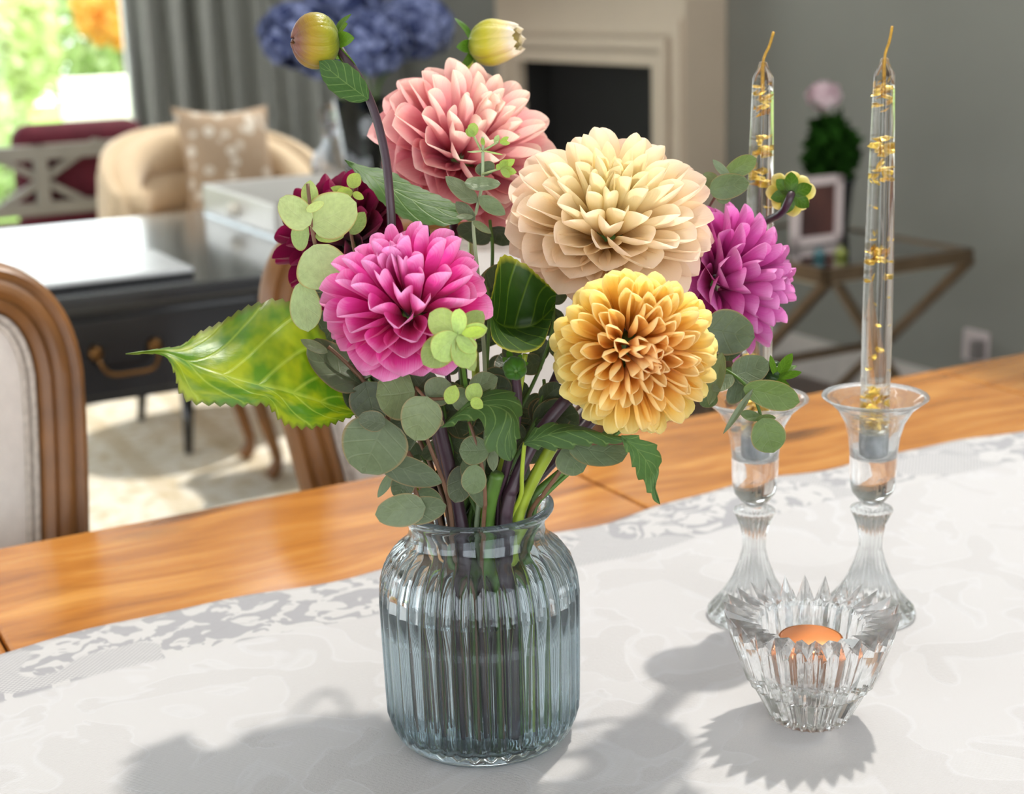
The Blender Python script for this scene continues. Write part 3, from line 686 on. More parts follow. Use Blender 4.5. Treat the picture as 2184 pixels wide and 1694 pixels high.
# ------------------------------------------------------------------ ribbed jar
JC = on_cloth(-.027, .974)
M['jar'] = glass('blue_grey_glass', (.89, .93, .945, 1), 1.50, 0, .08, (.86, .92, .94, 1))
NR = 36
def ribf(r, z, i, a):
    if ribz0 < z < ribz1:
        k = min(1, (z-ribz0)/.012, (ribz1-z)/.02); c = abs(math.cos(a*NR/2)); return r + k*.0034*(c**.7 - .55)
    return r
ribz0, ribz1 = .010, .146
outer = [(.0005, .002), (.046, .002), (.050, 0), (.058, .0015), (.0625, .006), (.0655, .013), (.067, .022), (.0675, .04), (.0682, .08), (.0685, .105), (.0672, .118), (.064, .129), (.0585, .138), (.0515, .144), (.0478, .149), (.0466, .155), (.0475, .160), (.0515, .1645), (.0535, .1675), (.0532, .170), (.0510, .1715)]
inner = [(.0478, .1705), (.0445, .166), (.0430, .158), (.0440, .150), (.0485, .142), (.056, .135), (.0612, .126), (.0642, .116), (.0653, .104), (.0650, .08), (.0643, .04), (.0636, .022), (.0600, .0135), (.0500, .0105), (.0005, .010)]
def densify(pr, st=.004):
    out = [pr[0]]
    for a, b in zip(pr, pr[1:]):
        n = max(1, int(math.hypot(a[0]-b[0], a[1]-b[1])/st)) if b[0] > .002 and a[0] > .002 else 1
        out += [(a[0]+(b[0]-a[0])*k/n, a[1]+(b[1]-a[1])*k/n) for k in range(1, n+1)]
    return out
jar = thing('flower_jar', JC, 'ribbed blue-grey glass jar holding the bouquet and water', 'vase')
no = densify(outer); ni = densify(inner)
mk('jar_glass', lathe(JC, no+ni, NR*8, lambda r, z, i, a: ribf(r, z, i, a) if i < len(no) else r), M['jar'], jar)
WL = .1045
M['water'] = glass('water', (.97, .99, 1, 1), 1.33, 0, .15)
wat = mk('water', lathe(JC, [(.0005, .0095), (.0503, .0100), (.0606, .0130), (.0640, .0215), (.0647, .04), (.0655, .08), (.0657, WL), (.0640, WL-.0008), (.05, WL-.001), (.0005, WL-.001)], 96), M['water']); tag(wat, 'clear water standing in the ribbed jar', 'water')

# ------------------------------------------------------------------ crystal candle holders
M['crystal'] = glass('crystal', (.99, 1, 1, 1), 1.52, 0, .18)
M['tea'] = glass('crystal_cut', (.985, .99, .99, 1), 1.55, 0, .15)
HO = [(.0005, .003), (.030, .003), (.037, 0), (.0385, .0035), (.036, .007), (.030, .0135), (.0235, .022), (.0170, .034), (.0118, .048), (.0090, .060), (.0092, .070), (.0112, .080), (.0142, .0875), (.0172, .0925), (.0168, .0938), (.0090, .0945), (.0060, .0965), (.0080, .0985), (.0105, .1005), (.0125, .1030), (.0165, .1080), (.0182, .1150), (.0186, .124), (.0190, .140), (.0205, .154), (.0240, .167), (.0305, .178), (.0385, .1850), (.0424, .1880)]
HI = [(.0418, .1890), (.0375, .1865), (.0290, .1795), (.0222, .168), (.0186, .154), (.0176, .147), (.0165, .1405), (.0140, .1375), (.0100, .1367), (.0005, .1367)]
NF = 20
def hrib(r, z, i, a):
    if i < hn and .004 < z < .0935:
        k = min(1, (z-.004)/.004, (.0937-z)/.004); return r*(1 + k*.13*(abs(math.cos(a*NF/2)) - .55))
    return r
hno = densify(HO, .0035); hn = len(hno); hni = densify(HI, .0035)
HC = (on_cloth(.196, 1.164), on_cloth(.291, 1.159))
HL = ('crystal candle holder with a leafy sprig hanging over its cup', 'crystal candle holder standing clear of the flowers')
hmesh = None
for k, c in enumerate(HC):
    o = mk('candle_holder', lathe((0, 0, 0), hno+hni, NF*8, hrib), M['crystal']) if hmesh is None else bpy.data.objects.new('candle_holder', hmesh)
    if hmesh is not None: COL.objects.link(o)
    hmesh = o.data; o.location = c; tag(o, HL[k], 'candle holder', 'pair of crystal candle holders')
# ------------------------------------------------------------------ clear taper candles with gold leaf
M['wax'] = glass('clear_wax', (1, .995, .97, 1), 1.45, 0, .3)
M['gold'] = plain('gold_leaf', '#dcb955', .28, .75, nscale=300, namp=.3)
M['wick'] = plain('golden_wick', '#b58a2c', .5, .2, nscale=200, namp=.3)
M['waxbase'] = plain('wax_base', '#75777a', .5, nscale=120, namp=.25)
for k, (top, wk, lab) in enumerate((((1628, 130), (1650, 68), 'clear taper candle with gold flakes, partly hidden by the flowers'), ((1887, 122), (1903, 56), 'clear taper candle with gold flakes beside the grey wall'))):
    c = HC[k]; b = c + V((0, 0, .1365))
    dt_ = (b-CAM).dot(fw); tp = P(top[0], top[1], dt_ - .06)
    # tip lies on the axis above the holder: keep x/y offset small, take the height from the photo
    best = min((abs((lambda q: CY - F*((q-CAM).dot(up))/((q-CAM).dot(fw)))(b+V((0, 0, h*.001))) - top[1]), h*.001) for h in range(200, 420))[1]
    q = b + V((0, 0, best)); tp = P(top[0], top[1], (q-CAM).dot(fw))
    ax = (tp-b).normalized(); L = (tp-b).length
    cn = thing('taper_candle', b, lab, 'candle', 'pair of clear taper candles')
    mk('candle_body', lathe(b, [(.0005, .022), (.0118, .0222)] + [(.0118*(1-max(0, t-.3)**1.6*.62), .022+(L-.022)*t) for t in [i/24 for i in range(1, 24)]] + [(.0043, L-.006), (.003, L-.001), (.0005, L)], 28, axis=ax), M['wax'], cn)
    mk('candle_foot', lathe(b, [(.0005, 0), (.0108, 0), (.0118, .002), (.0118, .0222), (.0005, .0224)], 24, axis=ax), M['waxbase'], cn)
    wt = P(wk[0], wk[1], (tp-CAM).dot(fw)); mk('wick', tube([b+ax*(L-.025), b+ax*L, tp.lerp(wt, .5)+rt*.0006, wt], .0011, 6, 12), M['wick'], cn)
    rnd = random.Random(11+k); side = ax.orthogonal().normalized(); bi = ax.cross(side)
    spots = [(.03, 9, 1.0), (.06, 10, 1.3), (.09, 8, 1.2), (.115, 5, .9), (.17, 2, .6), (.22, 3, .7), (.31, 2, .5), (.37, 2, .5), (.43, 4, .8), (.47, 11, 1.3), (.50, 8, 1.1), (.54, 3, .6), (.62, 2, .4), (.69, 7, 1.1), (.72, 4, .9), (.77, 8, 1.1), (.80, 5, .9), (.88, 6, 1.0), (.91, 8, 1.0), (.935, 4, .8)]
    for t, n, s in spots:
        for i in range(n):
            tt = t + rnd.uniform(-.012, .012); rad = .0118*(1-max(0, tt-.3)**1.6*.62)*rnd.uniform(.1, .8); an = rnd.random()*2*PI
            p = b + ax*(.022+(L-.022)*tt) + side*math.cos(an)*rad + bi*math.sin(an)*rad
            x = V((rnd.gauss(0, 1), rnd.gauss(0, 1), rnd.gauss(0, .5))).normalized(); y = (x.orthogonal().normalized() + V((rnd.gauss(0, .3), rnd.gauss(0, .3), rnd.gauss(0, .3)))).normalized(); r = .0064*s*rnd.uniform(.45, 1.1)
            r = min(r, .0105-rad*.6)
            vv = [p + x*r*math.cos(j*PI/3)*rnd.uniform(.5, 1.1) + y*r*math.sin(j*PI/3)*rnd.uniform(.3, .8) for j in range(6)]
            zc = x.cross(y).normalized()*r*.25
            mk('gold_flake', ([p+zc]+vv, [(0, j+1, (j+1) % 6+1) for j in range(6)]), M['gold'], cn, smooth=False, auto='keep')
# ------------------------------------------------------------------ cut crystal tealight bowl
LC = on_cloth(.206, .980); NT_ = 26
def tea_bowl():
    n = NT_*4; v, f = [], []
    H = .084
    def ring(fn): v.extend([LC + V((math.cos(2*PI*k/n)*fn(k)[0], math.sin(2*PI*k/n)*fn(k)[0], fn(k)[1])) for k in range(n)])
    ph = lambda k: abs(((k/4.0) % 1.0)*2-1)          # 1 at ridge, 0 at groove (triangle wave)
    fl = lambda r, z, amp: (lambda k: (r*(1+amp*(ph(k)-.5)), z))
    rings = [fl(.0005, .002, 0), fl(.023, .002, 0), fl(.0272, .0, .05), fl(.0290, .005, .09), fl(.0385, .0245, .09), fl(.0400, .0262, .05), fl(.0412, .0268, .05), fl(.0425, .029, .10), fl(.0552, .0655, .09)]
    rings.append(lambda k: (.0543 + .0074*ph(k), .0672 + .0163*ph(k)))
    rings.append(lambda k: (.0528 + .0068*ph(k), .0680 + .0150*ph(k)))
    rings.append(lambda k: (.0378, .0715 + .0035*ph(k)))
    rings += [fl(.0362, .0695, 0), fl(.0345, .058, .02), fl(.0318, .042, .02), fl(.030, .0385, 0), fl(.0005, .038, 0)]
    for q in rings: ring(q)
    for i in range(len(rings)-1):
        for k in range(n): f.append((i*n+k, i*n+(k+1) % n, (i+1)*n+(k+1) % n, (i+1)*n+k))
    return v, f
o = mk('tealight_bowl', tea_bowl(), M['tea'], smooth=False); tag(o, 'cut crystal tealight bowl with a zigzag rim', 'candle holder')
tl = thing('tealight', LC+V((0, 0, .0384)), 'copper coloured tealight inside the crystal bowl', 'candle')
M['copper'] = plain('copper_wax', '#d9813f', .35, .25, nscale=6, namp=.04)
mk('wax', lathe(LC, [(.0005, .0405), (.0212, .0405), (.0216, .0602), (.0200, .0612), (.0005, .0606)], 36), M['copper'], tl)
mk('cup', lathe(LC, [(.0005, .0386), (.0215, .0386), (.0222, .0396), (.0222, .0600), (.0226, .0604), (.0219, .0604), (.0217, .0405), (.0005, .0404)], 36), plain('tealight_cup', '#b98058', .3, .9), tl)

# ================================================================== BOUQUET
STEMS = []; LEAVES = []; FILL = []
def SR(root, path, r, mat):      # stems are noted here and built together at the end, so that none runs through another
    path = list(path); o_ = path[-2]-JC; o_.z = 0; o_ = o_*1.12
    if o_.length > .046: o_ = o_.normalized()*.046
    path[-1] = V((JC.x+o_.x, JC.y+o_.y, FLOOR_))           # the foot stands below the place where the stem passes the neck
    STEMS.append(dict(root=root, path=path, r=r if isinstance(r, tuple) else (r, r), mat=mat))
def cdir(x, y, z): return (rt*x + up*y - fw*z).normalized()        # right, up, towards the viewer
NECK = JC + V((0, 0, .155))
FLOOR_ = JC.z + .014
M['pstem'] = plain('purple_stem', '#37212c', .4, nscale=30, namp=.25)
M['lstem'] = plain('lime_stem', '#93a52c', .4, nscale=30, namp=.15)
M['cstem'] = plain('calyx_green', '#4a6a22', .5, nscale=30, namp=.2)
M['tstem'] = plain('twig_brown', '#6b4a34', .6, nscale=30, namp=.2)
def petal_mesh(name, mat, tipp=2.6, q=.62, base=.55, B0=1.9, B1=1.0, bend=-.1, wob=.05, nu=12, nv=7, fold=0.0, point=.0):
    """unit petal: length 1 along y, half width 1 along x (scaled per petal), face +z"""
    us = [1-(1-i/(nu-1))**1.7 for i in range(nu)]; ws = [(max(u, .02)**base)*(1-u**tipp)**q for u in us]; mx = max(ws); rows = []
    for i in range(nu):
        u = us[i]; wd = max(ws[i]/mx, .012); B = B0+(B1-B0)*u; row = []
        for j in range(nv):
            v_ = 2*j/(nv-1)-1; be = v_*B
            x = wd*math.sin(be)/B; z = wd*(1-math.cos(be))/B*.48 + bend*u*u + fold*abs(v_)*wd + wob*math.sin(v_*5+u*4)*u*wd
            row.append(V((x, u + point*(1-abs(v_))*max(0, u-.8), z)))
        rows.append(row)
    o = mk(name, grid(rows), mat, auto='keep'); me = o.data; bpy.data.objects.remove(o); return me
def frame(y, n):     # matrix columns x, y, z with z close to n
    y = y.normalized(); z = (n - y*n.dot(y)); z = z.normalized() if z.length > 1e-5 else y.orthogonal().normalized(); x = y.cross(z).normalized()
    return x, y, z
def put(name, me, parent, p, x, y, z, sx, sy, sz, col=None, rootloc=None):
    o = bpy.data.objects.new(name, me); COL.objects.link(o); o.parent = parent; q = p - rootloc
    o.matrix_basis = Matrix(((x.x*sx, y.x*sy, z.x*sz, q.x), (x.y*sx, y.y*sy, z.y*sz, q.y), (x.z*sx, y.z*sy, z.z*sz, q.z), (0, 0, 0, 1)))
    if col: o.color = (*col, 1)
    return o
def stem_path(c, ax, into, bow=0.0):
    """from the back of a flower down through the jar neck to the jar floor"""
    n = NECK + V((into[0], into[1], 0)); ft = V((JC.x - into[0]*.9, JC.y - into[1]*.9, FLOOR_))
    ft = V((JC.x + into[2], JC.y + into[3], FLOOR_)) if len(into) > 2 else ft
    a = c - ax*.03
    return [c, a, a.lerp(n, .45) + V((0, 0, -.01)) + rt*bow, n, ft]
def dahlia(name, label, c, axis, R, n, mats, flat, thmax, w0, w1, classes, into, core=.22, tint=None, rise=.0, stem=None, rstem=.0036, seed=1, lenf=1.0, cup=1.0, power=.5, back=-.25, ppx=None):
    rnd = random.Random(seed); az = axis.normalized(); ax = az.orthogonal().normalized(); ay = az.cross(ax)
    path = stem_path(c, az, into); base = path[-1]
    if ppx: path = [c, c-az*.02] + [P(*q) for q in ppx] + path[-1:]
    t = thing(name, base, label, 'flower', 'dahlias in the ribbed jar')
    ga = PI*(3-math.sqrt(5))
    for i in range(n):
        s = (i+.5)/n; th = min(thmax*.985, thmax*(s**power)*(1+rnd.uniform(-.05, .05))); ph = i*ga + rnd.uniform(-.14, .14)
        rad = ax*math.cos(ph) + ay*math.sin(ph); k = 1 + rnd.uniform(-.07, .055)
        tip = c + (rad*math.sin(th) + az*(math.cos(th)*flat + rise))*R*k
        b = c + (rad*math.sin(th)*core + az*(back + (1-s)*.25*flat))*R
        d = tip-b; nrm = az - rad*.25
        nrm = (nrm + V((rnd.uniform(-.2, .2), rnd.uniform(-.2, .2), rnd.uniform(-.2, .2))))
        x, y, z = frame(d, nrm); L = d.length*lenf
        W = R*(w0+(w1-w0)*min(1, s*1.25))*rnd.uniform(.92, 1.08)
        me = classes[min(len(classes)-1, int(s*len(classes)))]
        f = rnd.uniform(.93, 1.05); col = tint(s, rad, th) if tint else (1, 1, 1)
        put('petal', me, t, b, x, y, z, W, L, max(W, .02)*1.6*cup, tuple(q*f for q in col), base)
    cal = lathe(c + az*(back-.12)*R, [(.0005, -.02*1), (rstem*1.2, -.012), (R*.2, 0), (R*.24, R*.12), (.0005, R*.16)], 14, axis=az)
    mk('calyx', cal, M['cstem'], t)
    SR(t, path, rstem, stem or M['pstem'])
    return t
# ---- petal kinds
def kinds(prefix, mat, spec): return [petal_mesh(prefix, mat, **k) for k in spec]
PM = {}
PM['cream'] = petalmat('cream_petal', [(0, '#e6b45c'), (.35, '#f4dcae'), (.7, '#faecd6'), (1, '#fbeae0')], .42)
PM['blush'] = petalmat('blush_petal', [(0, '#da4874'), (.4, '#e888a2'), (.7, '#f1b6bc'), (1, '#fae2d8')], .40)
PM['mag'] = petalmat('magenta_petal', [(0, '#c4005e'), (.45, '#e01e86'), (.75, '#ea4ca6'), (1, '#f6aeda')], .32)
PM['yel'] = petalmat('yellow_petal', [(0, '#f0ac40'), (.4, '#f8ca62'), (.75, '#fde08a'), (1, '#fff2bc')], .44)
PM['mag2'] = petalmat('orchid_petal', [(0, '#a80a66'), (.45, '#cc3a9a'), (.75, '#dc62b6'), (1, '#ec9cd4')], .32)
PM['wine'] = petalmat('wine_petal', [(0, '#3a0018'), (.6, '#760a38'), (1, '#8e1048')], .25, .4)
def dk_(tipp, q, base=.7, cs=1.0): return [dict(B0=1.9*cs, B1=1.5*cs, bend=.30, tipp=tipp, q=q, base=base), dict(B0=1.8*cs, B1=1.35*cs, bend=.22, tipp=tipp, q=q, base=base), dict(B0=1.6*cs, B1=1.1*cs, bend=.10, tipp=tipp, q=q, base=base), dict(B0=1.4*cs, B1=.95*cs, bend=.0, tipp=tipp, q=q, base=base), dict(B0=1.25*cs, B1=.85*cs, bend=-.12, tipp=tipp, q=q, base=base), dict(B0=1.1*cs, B1=.8*cs, bend=-.25, tipp=tipp, q=q, base=base)]
ball = [dict(B0=2.3, B1=2.0, bend=.25, tipp=8, q=.5, base=.6), dict(B0=2.2, B1=1.9, bend=.18, tipp=8, q=.5, base=.6), dict(B0=2.1, B1=1.7, bend=.08, tipp=8, q=.5, base=.6), dict(B0=2.0, B1=1.55, bend=.0, tipp=8, q=.5, base=.6), dict(B0=1.9, B1=1.4, bend=-.1, tipp=8, q=.5, base=.6)]
KC = kinds('cream_petal', PM['cream'], dk_(4.2, .72)); KB = kinds('blush_petal', PM['blush'], dk_(4.2, .72))
KM = kinds('magenta_petal', PM['mag'], dk_(6.0, .6, .65, 1.15))
KY = kinds('yellow_petal', PM['yel'], ball)
K2 = kinds('orchid_petal', PM['mag2'], dk_(5.0, .66, .65, 1.25))
KW = kinds('wine_petal', PM['wine'], dk_(4.0, .7))
def mixc(a, b, t): return tuple(x+(y-x)*t for x, y in zip(a, b))
D = R_
px = 1/F
dahlia('cream_dahlia', 'large cream dahlia with blush-tipped petals, widest flower of the bouquet', P(1300, 462, 1.045), cdir(.04, .62, .74), 226*1.04*px, 118, None, .64, D(108), .085, .34, KC, (.012, .02, -.015, -.02),
       tint=lambda s, r, th: mixc(mixc((1.0, 1.0, .66), (1.06, 1.03, .93), min(1, s*2.5)), (1.03, .91, .80), max(0, s-.5)*1.7), seed=3, power=.62)
dahlia('blush_dahlia', 'blush pink and peach dahlia standing behind the cream one', P(1000, 305, 1.137), cdir(.42, .58, .62), 204*1.14*px, 92, None, .66, D(114), .085, .40, KB, (-.005, .025, .01, -.03),
       tint=lambda s, r, th: mixc((1.06, 1.12, 1.0), (.98, .64, .74), max(0, s-.22)*1.25), seed=5, power=.62)
dahlia('magenta_dahlia', 'bright magenta dahlia facing up beside the pale eucalyptus leaves', P(866, 640, .965), cdir(-.18, .72, .66), 184*.965*px, 88, None, .80, D(124), .10, .37, KM, (-.012, -.005, .02, .015),
       tint=lambda s, r, th: mixc((.95, 1.0, 1.0), (1.03, .95, 1.0), s), seed=8, power=.62)
dahlia('yellow_ball_dahlia', 'round yellow ball dahlia with an apricot centre', P(1354, 752, .965), cdir(.20, -.16, .95), 180*.95*px, 215, None, .96, D(128), .15, .27, KY, (.016, -.008, -.03, .01),
       tint=lambda s, r, th: mixc((1.02, .86, .82), (1.05, 1.06, .86), min(1, s*2.2)), seed=4, power=.56, core=.3, cup=.72, rstem=.0046, ppx=[(1230, 815, 1.01), (1165, 872, .995), (1106, 962, .99), (1088, 1040, .993), (1075, 1112, 1.004)])
dahlia('orchid_dahlia', 'purple-pink dahlia turned sideways towards the candles', P(1560, 600, 1.097), cdir(.88, .12, .36), 172*1.097*px, 84, None, .74, D(112), .10, .36, K2, (.03, .014, -.035, -.015), seed=9, power=.62)
dahlia('wine_dahlia', 'dark wine red dahlia mostly hidden behind magenta one', P(725, 512, 1.115), cdir(-.55, .25, .6), 158*1.12*px, 80, None, .75, D(115), .10, .30, KW, (-.02, .01, .03, -.01), seed=12, power=.62)

# ------------------------------------------------------------------ leaves
def leaf_shape(kind, n=14, m=7, bend=.08, fold=.10, serr=0, teeth=0):
    rows = []
    for i in range(n):
        u = i/(n-1)
        wd = {'round': (1-(2*u-1)**2)**.5*(1+.10*math.cos(u*3)), 'ovate': (max(u, .001)**.5)*(1-u**2.2)**.85*1.35, 'lance': (max(u, .001)**.6)*(1-u)**.75*1.75, 'tip': (max(u, .001)**.42)*(1-u**3)**.7*1.15}[kind]/{'round': 1.02, 'ovate': .82, 'lance': .70, 'tip': .80}[kind]
        wd = max(wd, .012); row = []
        for j in range(m):
            v_ = 2*j/(m-1)-1; sx = 1 + (serr*(abs(((u*teeth) % 1)*2-1)-.5) if teeth and abs(v_) > .99 else 0)
            row.append(V((.5*wd*v_*sx, u - (serr*.06 if teeth and abs(v_) > .99 else 0), bend*math.sin(u*PI)*(-1) + fold*abs(v_)*wd*.5 + .012*math.sin(u*9+v_*3))))
        rows.append(row)
    return rows
M['euc'] = leafmat('eucalyptus_leaf', '#737b5e', '#9aa27c', '#9a7a52', .22, .45, 4, .10)
M['eucl'] = leafmat('eucalyptus_young_leaf', '#b3c08e', '#c4cc9a', '#b0803a', .35, .45, 5, .2)
M['dleaf'] = leafmat('dahlia_leaf', '#3f5a2c', '#86a05c', '#4a5a2c', .25, .5, 6, .45, None, .25)
M['blade'] = leafmat('hydrangea_leaf', '#557f1c', '#b4c458', '#5a4a2a', .45, .35, 7, .45, patch='#9aa61e')
M['bract'] = leafmat('green_bract', '#5f7d2a', '#8fa84a', '#6a7a2a', .3, .4, 5, .2)
LM = {}
def lmesh(kind, mat, **k):
    key = (kind, mat.name, tuple(sorted(k.items())))
    if key not in LM:
        o = mk('leaf_'+kind, grid(leaf_shape(kind, **k)), mat, auto='keep'); LM[key] = o.data; bpy.data.objects.remove(o)
    return LM[key]
def leaf(parent, b, t, db, dtp, wpx, roll=0, kind='round', mat=None, col=(1, 1, 1), name='leaf', **k):
    """base and tip as photo pixels with their distances, width in pixels, roll about the midrib"""
    p = P(b[0], b[1], db); q = P(t[0], t[1], dtp); d = q-p; nrm = (CAM-p).normalized()
    y = d.normalized(); nrm = Matrix.Rotation(R_(roll), 3, y) @ (nrm - y*nrm.dot(y)); x, y, z = frame(d, nrm); L = d.length
    W = wpx*(db+dtp)/2*px
    o = put(name, lmesh(kind, mat or M['euc'], **k), parent, p, x, y, z, W, L, (W+L)/2, col, parent.location)
    LEAVES.append(o); return o
def sprig(name, label, pts, r, mat, cat='leaves', group=None, into=None, n=24):
    """pts: (px, py, depth) from tip down; then into the jar"""
    path = [P(*p) for p in pts]
    if into:
        path += [NECK + V((into[0], into[1], 0)), V((JC.x+into[2], JC.y+into[3], FLOOR_))]
    t = thing(name, path[-1], label, cat, group); SR(t, path, r, mat); return t
G_ = 'eucalyptus sprigs in the jar'
e = lambda par, b, t, d, wd, roll=0, kind='round', col=(1, 1, 1), mat=None, dd=0.0, **k: leaf(par, b, t, d, d+dd, wd, roll, kind, mat or M['euc'], col, **k)
# A pale sprig beside the magenta dahlia
A = sprig('eucalyptus_sprig', 'pale green eucalyptus sprig with round leaves before the wine dahlia', [(656, 392, .985), (661, 440, .985), (664, 478, .985), (672, 522, .985), (690, 600, 1.0), (760, 800, 1.03), (900, 1000, 1.03)], (.0012, .0022), M['tstem'], 'eucalyptus', G_, (-.02, .0, .01, .02))
pale = (1.06, 1.06, 1.0)
e(A, (662, 480), (596, 424), .980, 74, 25, 'round', pale, M['eucl'], -.01); e(A, (660, 482), (760, 432), .984, 104, -15, 'round', (1, 1.02, .9), M['eucl'], .0)
e(A, (660, 445), (662, 384), .99, 42, 20, 'ovate', (.95, .98, .7), M['eucl']); e(A, (655, 452), (690, 430), .975, 26, 40, 'round', pale, M['eucl'], -.006)
e(A, (660, 500), (620, 500), .992, 74, 20, 'round', (.85, .92, .8), M['eucl']); e(A, (672, 522), (698, 617), .978, 116, -5, 'tip', (1.0, 1.03, .98), M['eucl'], -.008)
e(A, (645, 600), (657, 708), .985, 70, 8, 'tip', (.95, 1.0, .98), M['eucl'], -.005); e(A, (672, 505), (735, 500), .996, 50, 50, 'round', (.8, .9, .75), M['eucl'])
# B yellow-green young sprig above the wine dahlia
B = sprig('eucalyptus_sprig', 'small lime green sprig rising over the wine red petals', [(757, 372, 1.035), (752, 410, 1.035), (745, 450, 1.035), (762, 560, 1.042), (850, 850, 1.045)], (.001, .002), M['tstem'], 'eucalyptus', G_, (-.015, .012, .02, -.02))
lime = (.75, .8, .35)
e(B, (745, 400), (766, 370), 1.031, 34, 10, 'ovate', lime, M['eucl']); e(B, (750, 412), (705, 400), 1.032, 22, 20, 'ovate', lime, M['eucl']); e(B, (752, 408), (716, 418), 1.028, 34, -30, 'ovate', lime, M['eucl']); e(B, (752, 412), (776, 424), 1.028, 18, 20, 'lance', lime, M['eucl'])
e(B, (748, 500), (778, 452), 1.022, 40, 20, 'ovate', (.5, .6, .4), M['eucl'])
# C grey sprig left of the neck
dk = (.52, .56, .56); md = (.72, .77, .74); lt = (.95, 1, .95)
C_ = sprig('eucalyptus_sprig', 'grey-green eucalyptus sprig between big veined leaf and jar', [(700, 740, 1.0), (770, 790, 1.0), (800, 820, 1.0), (850, 930, 1.01), (900, 1030, 1.01)], (.0014, .0024), M['tstem'], 'eucalyptus', G_, (-.028, .0, -.005, .02))
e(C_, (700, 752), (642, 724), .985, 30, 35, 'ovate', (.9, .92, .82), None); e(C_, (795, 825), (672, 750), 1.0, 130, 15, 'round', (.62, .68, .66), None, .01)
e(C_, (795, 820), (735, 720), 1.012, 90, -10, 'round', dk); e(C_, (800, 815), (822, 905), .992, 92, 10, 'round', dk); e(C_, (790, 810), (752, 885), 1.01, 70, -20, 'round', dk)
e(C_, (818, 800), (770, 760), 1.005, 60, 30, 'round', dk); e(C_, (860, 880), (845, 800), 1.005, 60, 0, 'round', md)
# D brighter sprig in front
Dd = sprig('eucalyptus_sprig', 'soft green eucalyptus sprig with round leaves under the magenta dahlia', [(1005, 850, .965), (960, 850, .965), (910, 850, .965), (885, 830, .97), (900, 930, .985), (960, 1040, .99)], (.001, .0022), M['tstem'], 'eucalyptus', G_, (-.012, -.015, .01, .03))
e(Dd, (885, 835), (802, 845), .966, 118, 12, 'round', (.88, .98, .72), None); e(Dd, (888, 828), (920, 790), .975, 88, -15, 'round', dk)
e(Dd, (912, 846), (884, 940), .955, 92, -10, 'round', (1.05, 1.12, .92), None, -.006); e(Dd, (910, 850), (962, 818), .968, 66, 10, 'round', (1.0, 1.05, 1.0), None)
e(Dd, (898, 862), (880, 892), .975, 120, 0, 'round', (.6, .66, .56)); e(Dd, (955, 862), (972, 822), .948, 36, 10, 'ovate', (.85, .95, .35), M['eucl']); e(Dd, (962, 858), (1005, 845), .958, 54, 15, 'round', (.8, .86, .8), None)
e(Dd, (1000, 855), (1022, 818), .952, 40, 0, 'ovate', (.75, .85, .4), M['eucl']); e(Dd, (1005, 852), (1030, 870), .948, 26, 20, 'lance', (.85, .95, .35), M['eucl']); e(Dd, (1000, 830), (1062, 805), .965, 58, -20, 'ovate', (.8, .88, .78), None); e(Dd, (1020, 830), (1060, 838), .975, 66, 10, 'round', (.62, .7, .66))
# E low left leaves and the pair resting on the rim
E_ = sprig('eucalyptus_sprig', 'dark eucalyptus sprig whose lowest leaves rest on the jar rim', [(790, 900, .975), (850, 950, .98), (890, 1010, .98), (905, 1080, .985)], (.0014, .0024), M['tstem'], 'eucalyptus', G_, (-.034, -.008, -.02, .03), 16)
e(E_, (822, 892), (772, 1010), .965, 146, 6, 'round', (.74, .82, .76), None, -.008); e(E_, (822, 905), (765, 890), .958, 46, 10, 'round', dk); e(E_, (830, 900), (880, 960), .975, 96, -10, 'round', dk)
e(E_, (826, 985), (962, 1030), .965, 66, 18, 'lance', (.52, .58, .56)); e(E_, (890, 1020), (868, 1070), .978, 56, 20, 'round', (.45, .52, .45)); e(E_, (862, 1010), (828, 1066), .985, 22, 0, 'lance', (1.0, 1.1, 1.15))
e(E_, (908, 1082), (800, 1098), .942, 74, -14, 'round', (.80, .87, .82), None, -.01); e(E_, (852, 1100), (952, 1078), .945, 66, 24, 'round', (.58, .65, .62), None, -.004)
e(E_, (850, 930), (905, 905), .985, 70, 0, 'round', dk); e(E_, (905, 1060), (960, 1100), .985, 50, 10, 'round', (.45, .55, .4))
# F centre sprig
F_ = sprig('eucalyptus_sprig', 'small leaved eucalyptus sprig in front of the purple stems', [(1000, 900, .972), (1030, 960, .966), (1045, 1010, .966), (1050, 1080, .97)], (.0011, .002), M['tstem'], 'eucalyptus', G_, (.004, -.022, .01, .03), 16)
e(F_, (1058, 965), (992, 968), .962, 66, 10, 'tip', (.72, .84, .72), None); e(F_, (1030, 998), (1022, 1062), .958, 56, 5, 'tip', (.75, .88, .7), None); e(F_, (1062, 955), (1065, 1012), .964, 28, 20, 'ovate', (.85, .9, .85), None)
e(F_, (1000, 985), (1040, 1090), .985, 46, 30, 'lance', (.5, .6, .45)); e(F_, (1010, 1000), (985, 1080), .99, 60, 0, 'round', dk)
# G right below the yellow dahlia
Gs = sprig('eucalyptus_sprig', 'slate green eucalyptus sprig under the yellow ball dahlia', [(1330, 945, .972), (1240, 950, .975), (1200, 985, .98), (1160, 1060, .985)], (.0012, .002), M['tstem'], 'eucalyptus', G_, (.03, -.005, -.01, .02), 14)
e(Gs, (1200, 945), (1335, 962), .968, 92, -20, 'round', (.78, .88, .9), None); e(Gs, (1185, 960), (1232, 1008), .975, 72, 10, 'round', (.55, .66, .5), None); e(Gs, (1210, 940), (1150, 930), .985, 50, 20, 'round', dk)
